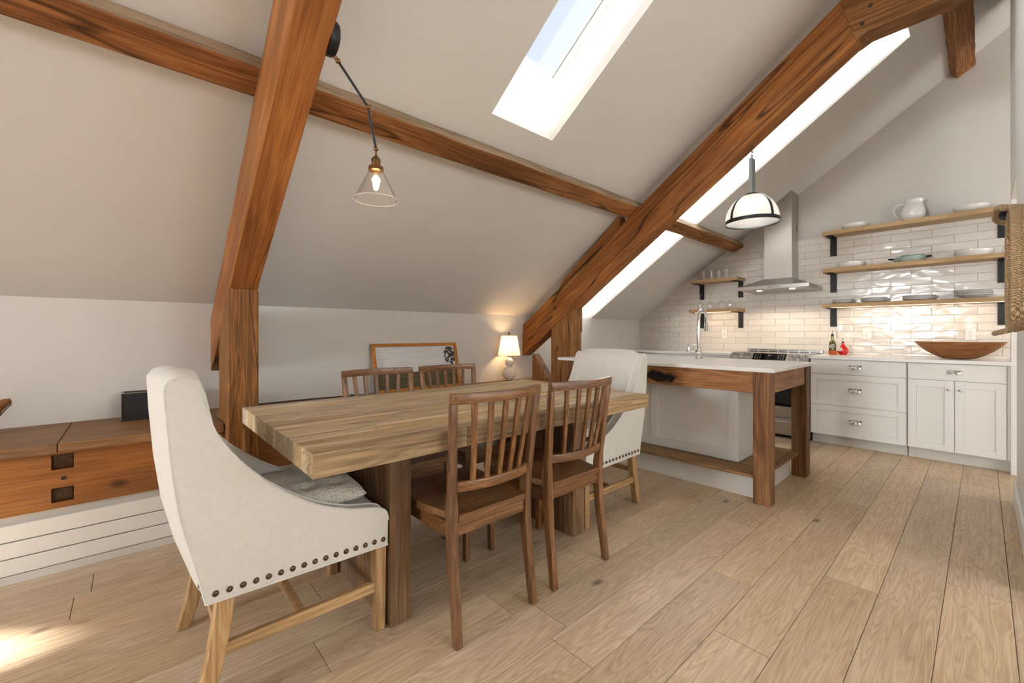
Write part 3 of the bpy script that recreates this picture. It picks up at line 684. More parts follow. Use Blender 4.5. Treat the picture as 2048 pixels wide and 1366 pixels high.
# ------------------------------------------------------------------ upholstered end chairs; local x forward, y across
def smooth_curve(pts, n=6):
    out = []; P = [pts[0]]+pts+[pts[-1]]
    for i in range(1, len(P)-2):
        p0, p1, p2, p3 = [Vector(q) for q in P[i-1:i+3]]
        for k in range(n):
            t = k/n
            out.append(tuple(.5*((2*p1)+(p2-p0)*t+(2*p0-5*p1+4*p2-p3)*t*t+(3*p1-p0-3*p2+p3)*t**3)))
    out.append(tuple(pts[-1])); return out
X0 = .40                                            # world x of the local origin for the first chair
def make_armchair():
    t = thing('armchair', '', 'chair')
    lx = lambda p: (p[0]-X0, p[1])
    arm = smooth_curve([lx(p) for p in ((.095,1.004),(.132,.984),(.160,.915),(.190,.835),(.235,.760),(.300,.682),(.380,.612),(.480,.545),(.590,.500),(.690,.478),(.728,.455),(.737,.42))], 5)
    back = smooth_curve([lx(p) for p in ((.165,.336),(.138,.46),(.105,.60),(.085,.75),(.073,.90),(.068,.98),(.078,1.0))], 5)
    prof = arm+[lx((.735,.326))]+back
    Y0, Y1 = .225, .285
    for s in (-1, 1):
        B().prism(prof, 'y', s*Y0, s*Y1).build('side', M['linen'], t, bevel=.009, seg=3, smooth=60)
        for yy, nm in ((s*(Y1-.003), 'piping'), (s*(Y0+.004), 'piping')):
            pts = [(p[0]+.001, yy, p[1]+.001) for p in arm]; B().tube(pts, .0042, 6).build(nm, M['linen'], t, smooth=60)
        pts = [(p[0]-.001, s*(Y1-.003), p[1]) for p in back]; B().tube(pts, .0038, 6).build('piping', M['linen'], t, smooth=60)
        B().tube([(.165-X0, s*Y1, .338),(.735-X0, s*Y1, .328)], .004, 6).build('piping', M['linen'], t, smooth=60)
    # padded back, crowned across the width
    rings = []
    inner = [(.16,.40),(.235,.46),(.228,.56),(.212,.70),(.192,.84),(.170,.95),(.150,.995)]
    outer = [(.110,1.010),(.082,1.004),(.068,.985),(.073,.90),(.085,.75),(.105,.60),(.138,.46),(.165,.336)]
    for k in range(17):
        q = -1+2*k/16; y = q*.228; cr = 1-q*q; ring = []
        for x, z in inner+outer:
            f = max(0, (z-.5)/.5)
            ring.append((x-X0-.016*cr*(1 if (x, z) in inner else .2)*f*-0.6 - .034*cr*(0 if (x, z) in inner else (1 if z > .4 else .6)), y, z+.018*(cr**.3)*max(0, (z-.9)/.11)))
        rings.append(ring)
    B().loft(rings).build('backrest', M['linen'], t, smooth=60)
    # sprung seat
    rings = []
    for k in range(13):
        q = -1+2*k/12; y = q*.226; cr = (1-q*q)**.5
        rings.append([(p[0]-X0, y, p[1]+(.012*cr if p[1] > .44 else 0)) for p in ((.17,.336),(.17,.452),(.45,.466),(.62,.464),(.705,.458),(.728,.445),(.737,.42),(.735,.328))])
    B().loft(rings).build('seat', M['linen'], t, smooth=50)
    for s in (-1, 1):
        st = [(.345,.215,.05),(.26,.206,.05),(.17,.192,.048),(.08,.172,.046),(0,.148,.042)]
        B().loft([rect(x-X0, s*.255, z, wx, .042) for z, x, wx in st]).build('rear_leg', M['oak_z'], t, bevel=.003, smooth=40)
        B().loft([rect(.712-X0, s*.255, .335, .044, .044), rect(.712-X0, s*.255, 0, .038, .040)]).build('front_leg', M['oak_z'], t, bevel=.003, smooth=40)
        B().box(.198-X0, .694-X0, s*.255-.011, s*.255+.011, .150, .188).build('side_stretcher', M['oak_x'], t, bevel=.002)
    B().box(.44-X0-.011, .44-X0+.011, -.244, .244, .152, .186).build('cross_stretcher', M['oak_x'], t, bevel=.002)
    B().box(.19-X0, .208-X0, -.236, .236, .215, .245).build('rear_stretcher', M['oak_x'], t, bevel=.002)
    nh = B().lathe([(.0095,0),(.0088,.003),(.0062,.0056),(.0001,.0068)], n=10).mesh('nail_head', smooth=60)
    def nail(p, rot): o = inst('nail_head', nh, M['bronze'], t, p, rot)
    for k in range(16):
        x = .187+.530*k/15-X0; z = .362-.010*k/15
        for s in (-1, 1): nail((x, s*Y1, z), (R(-90*s), 0, 0))
    for k in range(12): nail((.158-X0, -.25+.5*k/11, .362), (0, R(-90), 0))
    return t
ac = make_armchair(); ac.location = (X0, 1.82, 0)
tag(ac, 'cream linen armchair with nail heads in the left foreground', 'armchair', 'linen armchairs at the table ends')
ac2 = copy_tree(ac); ac2.location = (2.293, 1.82, 0); ac2.rotation_euler = (0, 0, R(180))
tag(ac2, 'cream linen armchair at the far table end before the island', 'armchair', 'linen armchairs at the table ends')
def cushion(label, loc, rz, sz=.20):
    n = 28; b = B(); top = [[None]*(n+1) for _ in range(n+1)]; bot = [[None]*(n+1) for _ in range(n+1)]; rc = random.Random(5)
    for i in range(n+1):
        for j in range(n+1):
            u, v = i/n*2-1, j/n*2-1
            pinch = 1-.07*(1-max(abs(u), abs(v))**6)*0
            e = ((1-u**4)*(1-v**4))**.42
            cx = u*(1-.06*(1-v*v)*abs(u)**8)*sz; cy = v*(1-.06*(1-u*u)*abs(v)**8)*sz
            h = .05*e
            for tu in (-.52, 0, .52):
                for tv in (-.52, 0, .52):
                    h -= .020*math.exp(-(((u-tu)**2+(v-tv)**2)/.022))*(1 if e > .3 else 0)
            g = min(abs(abs(u)-.26), 9)*0
            top[i][j] = b.bm.verts.new((cx, cy, .036+h)); bot[i][j] = b.bm.verts.new((cx, cy, .036-.032*e)) if 0 < i < n and 0 < j < n else top[i][j]
    for i in range(n):
        for j in range(n):
            b.bm.faces.new([top[i][j],top[i+1][j],top[i+1][j+1],top[i][j+1]])
            b.bm.faces.new([bot[i][j],bot[i][j+1],bot[i+1][j+1],bot[i+1][j]])
    o = b.build('seat_cushion', M['boucle'], None, smooth=70); o.location = loc; o.rotation_euler = (0, 0, rz)
    return tag(o, label, 'cushion', 'tufted seat cushions')
cushion('tufted woolly cushion on the foreground cream armchair', (.50, 1.81, .481), R(-4), .20)
cushion('tufted woolly cushion on the far cream armchair', (2.19, 1.82, .481), R(3), .20)

# ------------------------------------------------------------------ kitchen run on the end wall
XF = 5.304                                           # cabinet faces
def shaker(b, y0, y1, z0, z1, fw=.055, flat=False):
    if flat: b.box(XF, XF+.02, y0, y1, z0, z1); return b
    b.box(XF, XF+.02, y0, y0+fw, z0, z1); b.box(XF, XF+.02, y1-fw, y1, z0, z1)
    b.box(XF, XF+.02, y0+fw, y1-fw, z0, z0+fw); b.box(XF, XF+.02, y0+fw, y1-fw, z1-fw, z1)
    b.box(XF+.009, XF+.02, y0+fw, y1-fw, z0+fw, z1-fw); return b
def cup_pull(parent, y, z):
    b = B(); n = 12; m = 6; rings = []
    for i in range(m+1):
        a = math.pi/2*i/m
        rings.append([(XF-.001-.024*math.sin(math.pi*k/n)*math.cos(a*.98), y+.045*math.cos(math.pi*k/n)*math.cos(a*.6)*(1), z-.012+.030*math.sin(a)) for k in range(n+1)])
    vs = [[b.bm.verts.new(p) for p in r] for r in rings]
    for r1, r2 in zip(vs, vs[1:]):
        for k in range(n): b.bm.faces.new([r1[k], r1[k+1], r2[k+1], r2[k]])
    b.tube([(XF-.003, y-.046, z-.012)]+[(XF-.003-.023*math.sin(math.pi*k/8), y-.046*math.cos(math.pi*k/8), z-.012) for k in range(1, 8)]+[(XF-.003, y+.046, z-.012)], .003, 6)
    b.box(XF-.004, XF, y-.05, y+.05, z+.008, z+.021)
    return b.build('cup_pull', M['chrome'], parent, smooth=60)
def drawer(parent, y0, y1, z0, z1, flat):
    o = shaker(B(), y0, y1, z0, z1, flat=flat).build('drawer', M['cab'], parent, bevel=.0015)
    cup_pull(o, (y0+y1)/2, (z0+z1)/2+.003); return o
def door(parent, y0, y1, z0, z1, ky):
    o = shaker(B(), y0, y1, z0, z1, .058).build('door', M['cab'], parent, bevel=.0015)
    b = B(); b.tube([(XF, ky, z1-.075), (XF-.018, ky, z1-.075)], .004, 8); b.ball((XF-.024, ky, z1-.075), .011, 8, .8, 1.35, 1)
    b.build('knob', M['chrome'], o, smooth=60); return o
def base_cabinet(label, y0, y1):
    t = thing('base_cabinet', label, 'cabinet', (5.6, (y0+y1)/2, 0), 'white kitchen base cabinets')
    B().box(XF+.021, W-.015, y0, y1, .102, .876).build('carcass', M['cab'], t)
    B().box(XF+.085, W-.02, y0+.002, y1-.002, 0, .102).build('toe_kick', M['toe'], t)
    return t
cA = base_cabinet('white three-drawer cabinet right of the range', .468, 1.212)
drawer(cA, .472, 1.209, .728, .872, True); drawer(cA, .472, 1.209, .413, .724, False); drawer(cA, .472, 1.209, .106, .409, False)
cB = base_cabinet('white cabinet with one drawer over two doors under the bowl', -.33, .464)
drawer(cB, -.13, .461, .728, .872, True); door(cB, .1665, .461, .106, .724, .20); door(cB, -.13, .1625, .106, .724, .13)
B().box(XF+.004, XF+.02, -.33, -.134, .106, .872).build('filler', M['cab'], cB)
cC = base_cabinet('white cabinet left of the range behind the island', 2.012, 3.575)
drawer(cC, 2.016, 2.76, .728, .872, True); door(cC, 2.016, 2.386, .106, .724, 2.35); door(cC, 2.39, 2.76, .106, .724, 2.43)
drawer(cC, 2.764, 3.57, .728, .872, True); door(cC, 2.764, 3.57, .106, .724, 2.82)
for y0, y1, lb in ((-.33, 1.214, 'white stone countertop right of the range'), (2.010, 3.58, 'white stone countertop left of the range')):
    tag(B().box(5.275, W-.0135, y0, y1, .878, .909).build('countertop', M['quartz'], None, bevel=.003, loc=(5.6, (y0+y1)/2, .878)), lb, 'countertop', 'white wall countertops')
# range
rg = thing('kitchen_range', 'stainless steel slide-in range below the hood', 'range', (5.6, 1.612, 0))
RY0, RY1 = 1.222, 2.004
B().box(5.33, W-.015, RY0, RY1, .03, .90).build('body', M['steel'], rg)
B().box(5.40, W-.1, RY0+.01, RY1-.01, 0, .03).build('plinth', M['cab_dark'], rg)
B().prism([(5.262,.832),(5.275,.838),(5.345,.922),(5.40,.926),(5.40,.82),(5.33,.82)], 'y', RY0, RY1).build('control_panel', M['steel'], rg, bevel=.002)
B().box(5.40, W-.07, RY0+.004, RY1-.004, .901, .918).build('cooktop', M['blackglass'], rg)
def onpanel(y, f, d): return (5.275+.07*f-d*.768, y, .838+.084*f+d*.64)
pa = math.atan2(.084, .07)
def panel_quad(y0, y1, f0, f1, d0, d1):
    return B().hexa([onpanel(y0,f0,d0),onpanel(y1,f0,d0),onpanel(y1,f1,d0),onpanel(y0,f1,d0),onpanel(y0,f0,d1),onpanel(y1,f0,d1),onpanel(y1,f1,d1),onpanel(y0,f1,d1)])
disp = panel_quad(1.435, 1.765, .08, .92, 0, .0015).build('display', M['blackglass'], rg)
for cy in (1.46, 1.485, 1.51, 1.69, 1.715, 1.74):
    for f in (.28, .5, .72): panel_quad(cy-.006, cy+.006, f-.035, f+.035, .0015, .0019).build('button', M['patina'], disp)
for cy in (1.590, 1.607): panel_quad(cy-.005, cy+.005, .62, .74, .0015, .0019).build('clock_digit', M['patina'], disp)
for cy in (1.262, 1.325, 1.388, 1.822, 1.885, 1.948):
    a, b_ = Vector(onpanel(cy, .5, 0)), Vector(onpanel(cy, .5, .03))
    kn = B().tube([a, a.lerp(b_, .3), a.lerp(b_, .32), b_], lambda s: .030 if s < .4 else .023, 18).build('knob', M['chrome'], rg, smooth=40)
    d = (b_-a).normalized(); g = Vector(onpanel(cy, .78, .031)); g2 = Vector(onpanel(cy, .22, .031)); B().tube([g2, g], .0045, 6).build('grip', M['steel'], kn)
dr = B().box(5.292, 5.33, RY0+.004, RY1-.004, .232, .812).build('oven_door', M['steel'], rg, bevel=.003)
B().box(5.289, 5.293, RY0+.03, RY1-.03, .345, .735).build('oven_window', M['blackglass'], dr)
B().tube([(5.245, RY0+.05, .775), (5.245, RY1-.05, .775)], .012, 10).build('handle', M['steel'], dr, smooth=40)
for yy in (RY0+.09, RY1-.09): B().box(5.245, 5.293, yy-.008, yy+.008, .768, .782).build('handle_mount', M['steel'], dr)
dd = B().box(5.292, 5.33, RY0+.004, RY1-.004, .035, .216).build('warming_drawer', M['steel'], rg, bevel=.003)
B().tube([(5.28, RY0+.02, .178), (5.28, RY1-.02, .178)], .009, 8).build('drawer_grip', M['chrome'], dd, smooth=40)
vr = B().box(W-.068, W-.02, RY0-.004, RY1+.004, .902, .953).build('rear_vent', M['steel'], rg, bevel=.002)
for k in range(7):
    ya = RY0+.02+k*.108
    for z in (.92, .938): B().box(W-.0692, W-.068, ya, ya+.09, z-.003, z+.003).build('vent_slot', M['slot'], vr)
# hood
hd = thing('range_hood', 'stainless chimney hood with two lit spots', 'hood', (5.62, 1.585, 1.64))
HX, HY0, HY1 = 5.34, 1.232, 1.94
CX, CY0, CY1 = 5.666, 1.473, 1.762
B().box(HX, W-.0135, HY0, HY1, 1.644, 1.685).build('rim', M['steel'], hd, bevel=.002)
B().hexa([(HX+.006,HY0+.006,1.685),(W-.0135,HY0+.006,1.685),(W-.0135,HY1-.006,1.685),(HX+.006,HY1-.006,1.685),(CX-.004,CY0-.004,1.79),(W-.0135,CY0-.004,1.79),(W-.0135,CY1+.004,1.79),(CX-.004,CY1+.004,1.79)]).build('canopy', M['steel'], hd, bevel=.002)
B().prism([(CY0,1.79),(CY1,1.79),(CY1,zc(CY1)-.004),(CY0,zc(CY0)-.004)], 'x', CX, W-.0135).build('chimney', M['steel'], hd, bevel=.0015)
B().box(5.84, 5.872, CY0-.0015, CY0, 2.35, 2.42).build('vent_plate', M['brass'], hd)
B().box(HX-.002, HX, 1.50, 1.63, 1.656, 1.672).build('button_strip', M['patina'], hd)
B().box(HX+.04, W-.05, HY0+.04, HY1-.04, 1.641, 1.644).build('grease_filter', M['steel'], hd)
for y in (1.42, 1.75):
    B().lathe([(.026,0),(.026,.004)], (5.47, y, 1.637), 20).build('spot_lamp', M['spot'], hd)
    light('hood_light', 'SPOT', (5.50, y, 1.63), (0, R(-14), 0), 9, (1, .84, .66), spot_size=R(115), spot_blend=.6, shadow_soft_size=.03)
# shelves
def shelf(label, y0, y1, zt, xf, brs, led=False, group=''):
    t = thing('wall_shelf', label, 'shelf', (5.79, (y0+y1)/2, zt-.042), group)
    B().box(xf, W-.0135, y0, y1, zt-.042, zt).build('board', M['shelf'], t, bevel=.0015)
    for b0, b1 in brs:
        bp = B().box(W-.021, W-.0135, b0, b1, zt-.042-.205, zt-.042).build('bracket', M['black'], t, bevel=.001)
        B().box(xf+.03, W-.021, b0, b1, zt-.049, zt-.042).build('bracket_arm', M['black'], bp, bevel=.001)
        for d_ in (.11, .18): B().prism([((b0+b1)/2+.005*math.cos(a*.785), zt-.042-d_+.005*math.sin(a*.785)) for a in range(8)], 'x', W-.023, W-.021).build('screw', M['iron'], bp)
    if led: B().box(xf+.012, xf+.018, y0+.08, y1-.08, zt-.0450, zt-.0425).build('led_strip', M['led'], t)
    return t
RSX = 5.668; brR = [(1.098,1.158), (-.152,-.09)]
for zt, lb, ld in ((2.26,'top long oak shelf carrying the pitcher',False),(1.851,'middle long oak shelf carrying the green pan',False),(1.465,'lowest long oak shelf carrying the plate stacks',True)):
    shelf(lb, -.30, 1.188, zt, RSX, brR, ld, 'long oak shelves right of the hood')
LSX = 5.63; brL = [(2.582,2.645), (2.078,2.137)]
ls1 = shelf('upper small oak shelf carrying the tumblers', 2.055, 2.655, 1.857, LSX, brL, False, 'small oak shelves left of the hood')
ls2 = shelf('lower small oak shelf carrying upturned wine glasses', 2.055, 2.672, 1.460, LSX, brL, True, 'small oak shelves left of the hood')
# under-shelf strips light the tiles
light('strip_light', 'AREA', (5.69, .45, 1.417), (0, R(-18), 0), 1.3, (1, .78, .55), shape='RECTANGLE', size=.012, size_y=1.25)
light('strip_light', 'AREA', (5.655, 2.36, 1.412), (0, R(-18), 0), .8, (1, .78, .55), shape='RECTANGLE', size=.012, size_y=.42)

# ------------------------------------------------------------------ crockery and glasses
def lathe_obj(name, prof, c, m, label, cat, group=None, n=32, sx=1, sy=1, smooth=50):
    o = B().lathe(prof, n=n, sx=sx, sy=sy).build(name, m, None, smooth=smooth); o.location = c
    return tag(o, label, cat, group)
def bowl_prof(r, h, th=.006, foot=.6): return [(.0005,0),(r*foot,0),(r*.9,h*.25),(r,h*.7),(r,h),(r-th,h),(r-th*1.2,h*.6),(r*.85,h*.3),(r*foot,.008),(.0005,.008)]
SX = 5.79
lathe_obj('serving_bowl', bowl_prof(.116, .055), (SX, .92, 2.2605), M['ceramic'], 'low white bowl at the left end of the top shelf', 'bowl')
lathe_obj('serving_bowl', bowl_prof(.122, .06), (SX, .072, 2.2605), M['ceramic'], 'low white bowl at the right end of the top shelf', 'bowl')
lathe_obj('serving_bowl', [(.0005,0),(.092,0),(.112,.02),(.114,.055),(.107,.058),(.104,.02),(.0005,.01)], (SX, .95, 1.8515), M['ceramic'], 'white round dish left of the green pan', 'bowl')
lathe_obj('serving_bowl', bowl_prof(.124, .058, foot=.85), (SX, .06, 1.8515), M['ceramic'], 'white shallow dish right of the green pan', 'bowl')
pt = thing('pitcher', 'white ceramic pitcher on the top long shelf', 'pitcher', (SX, .465, 2.2605))
rings = []; prof = [(.058,0),(.075,.012),(.093,.05),(.095,.085),(.082,.13),(.062,.165),(.058,.185),(.064,.208)]
for r, z in prof+[(.059,.209),(.052,.186),(.055,.16),(.075,.12),(.088,.08),(.07,.015)]:
    ring = []
    for k in range(32):
        a = 2*math.pi*k/32; sp = max(0, math.cos(a+math.pi/2))**6*max(0, (z-.15)/.06)*.035     # lip towards -y
        ring.append((SX+r*math.cos(a), .465+(r+sp)*math.sin(a), 2.2605+z))
    rings.append(ring)
B().loft(rings).build('body', M['ceramic'], pt, smooth=60)
B().tube(smooth_curve([(SX,.465+.055,2.2605+.172),(SX,.465+.105,2.2605+.178),(SX,.465+.142,2.2605+.135),(SX,.465+.125,2.2605+.07),(SX,.465+.083,2.2605+.03)], 6), .0075, 8).build('handle', M['ceramic'], pt, smooth=60)
pn = thing('enamel_pan', 'sage green two-handled enamel pan on the middle shelf', 'pan', (SX, .49, 1.8515))
B().lathe([(.0005,0),(.105,0),(.118,.02),(.124,.05),(.120,.052),(.112,.02),(.0005,.008)], (SX,.49,1.8515), 36).build('pan_body', M['sage'], pn, smooth=50)
for s in (-1, 1):
    B().tube([(SX-.03,.49+s*.118,1.8515+.045),(SX-.025,.49+s*.155,1.8515+.048),(SX+.025,.49+s*.155,1.8515+.048),(SX+.03,.49+s*.118,1.8515+.045)], .006, 8).build('handle', M['iron'], pn, smooth=60)
lathe_obj('lid_plate', [(.0005,0),(.07,0),(.088,.02),(.088,.024),(.068,.006),(.0005,.006)], (SX, .47, 1.8515+.045), M['sage'], 'pale green dish stacked inside the sage pan', 'dish')
def plate_prof(r): return [(.0005,0),(r*.58,0),(r*.62,.003),(r*.99,.013),(r,.0155),(r*.985,.0165),(r*.63,.0065),(.0005,.005)]
ORD = {0: 'bottom', 1: 'second from bottom', 2: 'third from bottom', 3: 'fourth from bottom'}
stacks = [(1.025, .092, 5, 'leftmost plate stack'), (.765, .108, 5, 'second plate stack from the left'), (.425, .122, 5, 'third plate stack from the left'), (.062, .124, 4, 'rightmost plate stack')]
for y, r, n, lb in stacks:
    me = B().lathe(plate_prof(r), n=36).mesh('plate', smooth=50); me.materials.append(M['plate'])
    z0 = 1.4655
    if 'rightmost' in lb:
        lathe_obj('pasta_bowl', [(.0005,0),(.06,0),(.085,.022),(.124,.032),(.124,.035),(.083,.027),(.0005,.008)], (SX, y, z0), M['plate'], 'white pasta bowl under the rightmost plate stack', 'bowl'); z0 += .0335
    for k in range(n):
        o = bpy.data.objects.new('plate', me); COL.objects.link(o); o.location = (SX+rnd.uniform(-.002,.002), y+rnd.uniform(-.002,.002), z0+k*.0085)
        tag(o, 'white %s plate, %s, lowest long shelf' % ('topmost' if k == n-1 else ORD[k], lb), 'plate', 'white stacked plates')
names = ['leftmost', 'second from left', 'third from left', 'rightmost']
wg = B().lathe([(.030,0),(.036,.03),(.038,.055),(.033,.085),(.014,.105),(.0045,.112),(.004,.185),(.006,.192),(.032,.197),(.032,.199),(.001,.199)], n=24, cap=False).mesh('wine_glass', smooth=50)
wg.materials.append(M['ware'])
for k, (x, y) in enumerate(((5.70, 2.545), (5.70, 2.415), (5.70, 2.27), (5.70, 2.165))):
    o = bpy.data.objects.new('wine_glass', wg); COL.objects.link(o); o.location = (x, y, 1.4605)
    tag(o, 'upturned wine glass, %s of four on the lower small shelf' % names[k], 'glass', 'upturned wine glasses')
tg = B().lathe([(.001,0),(.029,0),(.032,.115),(.030,.115),(.027,.006),(.001,.006)], n=24).mesh('tumbler', smooth=50); tg.materials.append(M['ware'])
for k, y in enumerate((2.50, 2.40, 2.305, 2.21)):
    o = bpy.data.objects.new('tumbler', tg); COL.objects.link(o); o.location = (5.70, y, 1.8575)
    tag(o, 'clear tumbler, %s of four on the upper small shelf' % names[k], 'glass', 'clear tumblers')
# counter things
CZ = .9095
bo = thing('oil_bottle', 'dark green oil bottle with pour spout on the counter', 'bottle', (5.72, 1.10, CZ))
bx, by = 5.73, 1.105
B().lathe([(.0005,0),(.031,0),(.032,.01),(.032,.118),(.026,.14),(.014,.158)], (bx,by,CZ), 24).build('body', M['oil'], bo, smooth=40)
B().lathe([(.014,.158),(.0125,.175),(.0125,.20)], (bx,by,CZ), 20).build('neck', M['oilneck'], bo, smooth=40)
B().lathe([(.0135,.20),(.0135,.222),(.008,.226)], (bx,by,CZ), 16).build('collar', M['ink'], bo, smooth=40)
B().tube([(bx,by,CZ+.224),(bx,by,CZ+.245),(bx-.006,by-.004,CZ+.262)], lambda s: .008-.004*s, 8).build('spout', M['chrome'], bo, smooth=40)
lb = B().prism([(by+.022*math.cos(k*.4189), CZ+.092+.022*math.sin(k*.4189)) for k in range(15)], 'x', bx-.0345, bx-.033).build('label', M['label'], bo)
B().prism([(by+.018*math.cos(k*.4189), CZ+.092+.018*math.sin(k*.4189)) for k in range(15)], 'x', bx-.0352, bx-.0345).build('label_disc', M['ink'], lb)
B().prism([(by-.011,CZ+.088),(by+.011,CZ+.086),(by+.012,CZ+.094),(by+.004,CZ+.10),(by-.008,CZ+.098)], 'x', bx-.0358, bx-.0352).build('emblem', M['label'], lb)
cp = lathe_obj('small_bowl', [(.0005,0),(.034,0),(.042,.02),(.043,.046),(.039,.046),(.037,.02),(.0005,.006)], (5.645, 1.082, CZ), M['orange'], 'small reddish wooden bowl before the oil bottle', 'bowl')
rb = thing('vinegar_bottle', 'round red glass bottle with pour spout on the counter', 'bottle', (5.72, 1.0, CZ))
rx, ry = 5.71, 1.008
B().lathe([(.0005,0),(.028,0),(.034,.006),(.045,.03),(.047,.048),(.042,.068),(.028,.088),(.016,.105),(.0135,.118),(.0135,.132)], (rx,ry,CZ), 28, .6, 1).build('body', M['red'], rb, smooth=50)
B().lathe([(.010,.132),(.010,.144),(.006,.147)], (rx,ry,CZ), 14).build('collar', M['iron'], rb, smooth=40)
B().tube([(rx,ry,CZ+.145),(rx,ry,CZ+.158),(rx-.004,ry+.008,CZ+.175)], .0035, 8).build('spout', M['chrome'], rb, smooth=40)
l2 = B().prism([(ry+.022+.021*math.cos(k*.4189), CZ+.062+.021*math.sin(k*.4189)) for k in range(15)], 'x', rx-.0345, rx-.026).build('label', M['label'], rb)
B().prism([(ry+.014,CZ+.060),(ry+.030,CZ+.060),(ry+.028,CZ+.066),(ry+.016,CZ+.066)], 'x', rx-.035, rx-.0345).build('label_mark', M['ink'], l2)
# dough bowl
rings = []; L_, Wd = .292, .16
for r, z in ((.18,.0),(.36,.004),(.55,.03),(.74,.068),(.90,.112),(1.0,.150),(.975,.153),(.87,.115),(.70,.07),(.5,.034),(.25,.014)):
    ring = []
    for k in range(40):
        a = 2*math.pi*k/40; ring.append((5.565+Wd*r*math.sin(a), .148+L_*r*math.copysign(abs(math.cos(a))**.95, math.cos(a)), CZ+z+.006*abs(math.cos(a))**3*r))
    rings.append(ring)
tag(B().loft(rings).build('dough_bowl', M['bowl'], None, smooth=50, loc=(5.565, .148, CZ)), 'long carved wooden dough bowl on the right countertop', 'bowl')
# outlets
for y, lb in ((.84, 'white wall outlet right of the red bottle'), (.078, 'white wall outlet above the dough bowl'), (2.312, 'white wall outlet below the small shelves')):
    t = thing('wall_outlet', lb, 'outlet', (W-.013, y, 1.136), 'tile wall outlets')
    pl = B().box(W-.020, W-.0132, y-.036, y+.036, 1.136-.058, 1.136+.058).build('plate', M['plastic'], t, bevel=.002)
    B().box(W-.0225, W-.020, y-.017, y+.017, 1.136-.034, 1.136+.034).build('socket', M['plastic'], t, bevel=.001)
    for dz_ in (-.016, .016):
        for dy_ in (-.007, .007): B().box(W-.023, W-.0225, y+dy_-.0014, y+dy_+.0014, 1.136+dz_-.002, 1.136+dz_+.007).build('slot', M['slot'], pl)
        B().prism([(y+.003*math.cos(a*.785), 1.136+dz_-.009+.003*math.sin(a*.785)) for a in range(8)], 'x', W-.023, W-.0225).build('slot', M['slot'], pl)

# ------------------------------------------------------------------ island
isl = thing('kitchen_island', 'island of reclaimed timber legs around a white cabinet', 'island', (3.6, 1.8, 0))
for x0, x1 in ((3.108, 3.212), (3.962, 4.07)):
    for y0, y1 in ((.932, 1.035), (2.60, 2.70)): B().box(x0, x1, y0, y1, 0, .884).build('leg', M['isl_z'], isl, bevel=.004)
B().box(3.122, 3.165, 1.036, 2.599, .738, .884).build('apron', M['isl_apron'], isl, bevel=.003)
B().box(4.015, 4.055, 1.036, 2.599, .738, .884).build('apron', M['isl_apron'], isl, bevel=.003)
B().box(3.213, 3.961, .942, .985, .738, .884).build('apron', M['isl_x'], isl, bevel=.003)
B().box(3.213, 3.961, 2.65, 2.69, .738, .884).build('apron', M['isl_x'], isl, bevel=.003)
sh_ = [(3.118,3.335,.985),(3.337,3.70,.975),(3.702,4.05,.975)]
for a, b, y0 in sh_:
    if a < 3.2: B().box(a, b, 1.037, 2.59, .163, .185).build('shelf_board', M['isl_shelf'], isl, bevel=.003)
B().box(3.213, 3.961, .99, 1.036, .163, .185).build('shelf_board', M['isl_shelf'], isl, bevel=.003)
B().box(3.3355, 4.05, 1.037, 1.209, .163, .185).build('shelf_board', M['isl_shelf'], isl, bevel=.003)
B().box(3.205, 3.95, 1.04, 2.59, 0, .1625).build('plinth', M['white'], isl)
# white cabinet with flat framed panels
bx0, bx1, by0, by1, bz0, bz1 = 3.345, 4.0, 1.212, 2.59, .1855, .884
B().box(bx0+.010, bx1, by0+.006, by1, bz0, bz1).build('cabinet_body', M['cab'], isl)
for a in ((by0,by0+.07,bz0,bz1),(1.86,1.925,bz0+.085,bz1),(by1-.07,by1,bz0,bz1),(by0+.07,by1-.07,bz0,bz0+.085)):
    B().box(bx0, bx0+.0098, *a).build('panel_frame', M['cab'], isl, bevel=.001)
for a in ((bx0+.012,bx0+.08,bz0+.08,bz1),(bx1-.07,bx1,bz0+.08,bz1),(bx0+.012,bx1,bz0,bz0+.08)):
    B().box(a[0], a[1], by0, by0+.0058, a[2], a[3]).build('panel_frame', M['cab'], isl, bevel=.001)
tag(B().box(3.07, 4.107, .90, 2.755, .8845, .91).build('island_top', M['quartz'], None, bevel=.004, seg=2, loc=(3.6, 1.8, .8845)), 'white stone top lying on the island', 'countertop')
# faucet
IZ = .9105; FX, FY = 3.82, 1.722
fc = thing('faucet', 'tall chrome gooseneck faucet on the island top', 'faucet', (FX, FY, IZ))
B().lathe([(.032,0),(.032,.008),(.024,.014),(.022,.03),(.030,.05),(.031,.065),(.022,.085),(.017,.092)], (FX,FY,IZ), 24).build('base', M['chrome'], fc, smooth=40)
nk = [(FX,FY,IZ+.09),(FX,FY,IZ+.2),(FX,FY,IZ+.345)]
for k in range(1, 12): a = math.pi*k/12*1.12; nk.append((FX+.082*(1-math.cos(a)), FY, IZ+.345+.105*math.sin(a)))
B().tube(nk, .0145, 14).build('neck', M['chrome'], fc, smooth=50)
e = Vector(nk[-1]); d = (Vector(nk[-1])-Vector(nk[-2])).normalized()
B().tube([e, e+d*.02, e+d*.03, e+d*.07, e+d*.085], lambda s: (.017, .019, .022, .022, .026)[int(s*4+.5)], 16).build('spray_head', M['chrome'], fc, smooth=40)
B().lathe([(.019,.255),(.019,.267)], (FX,FY,IZ), 16).build('ring', M['chrome'], fc, smooth=40)
B().tube([(FX,FY+.015,IZ+.052),(FX,FY+.085,IZ+.052)], .011, 10).build('side_arm', M['chrome'], fc, smooth=40)
hb = B().lathe([(.016,.045),(.022,.06),(.015,.085),(.018,.10),(.012,.125),(.004,.132)], (FX,FY+.09,IZ), 18).build('handle_valve', M['chrome'], fc, smooth=40)
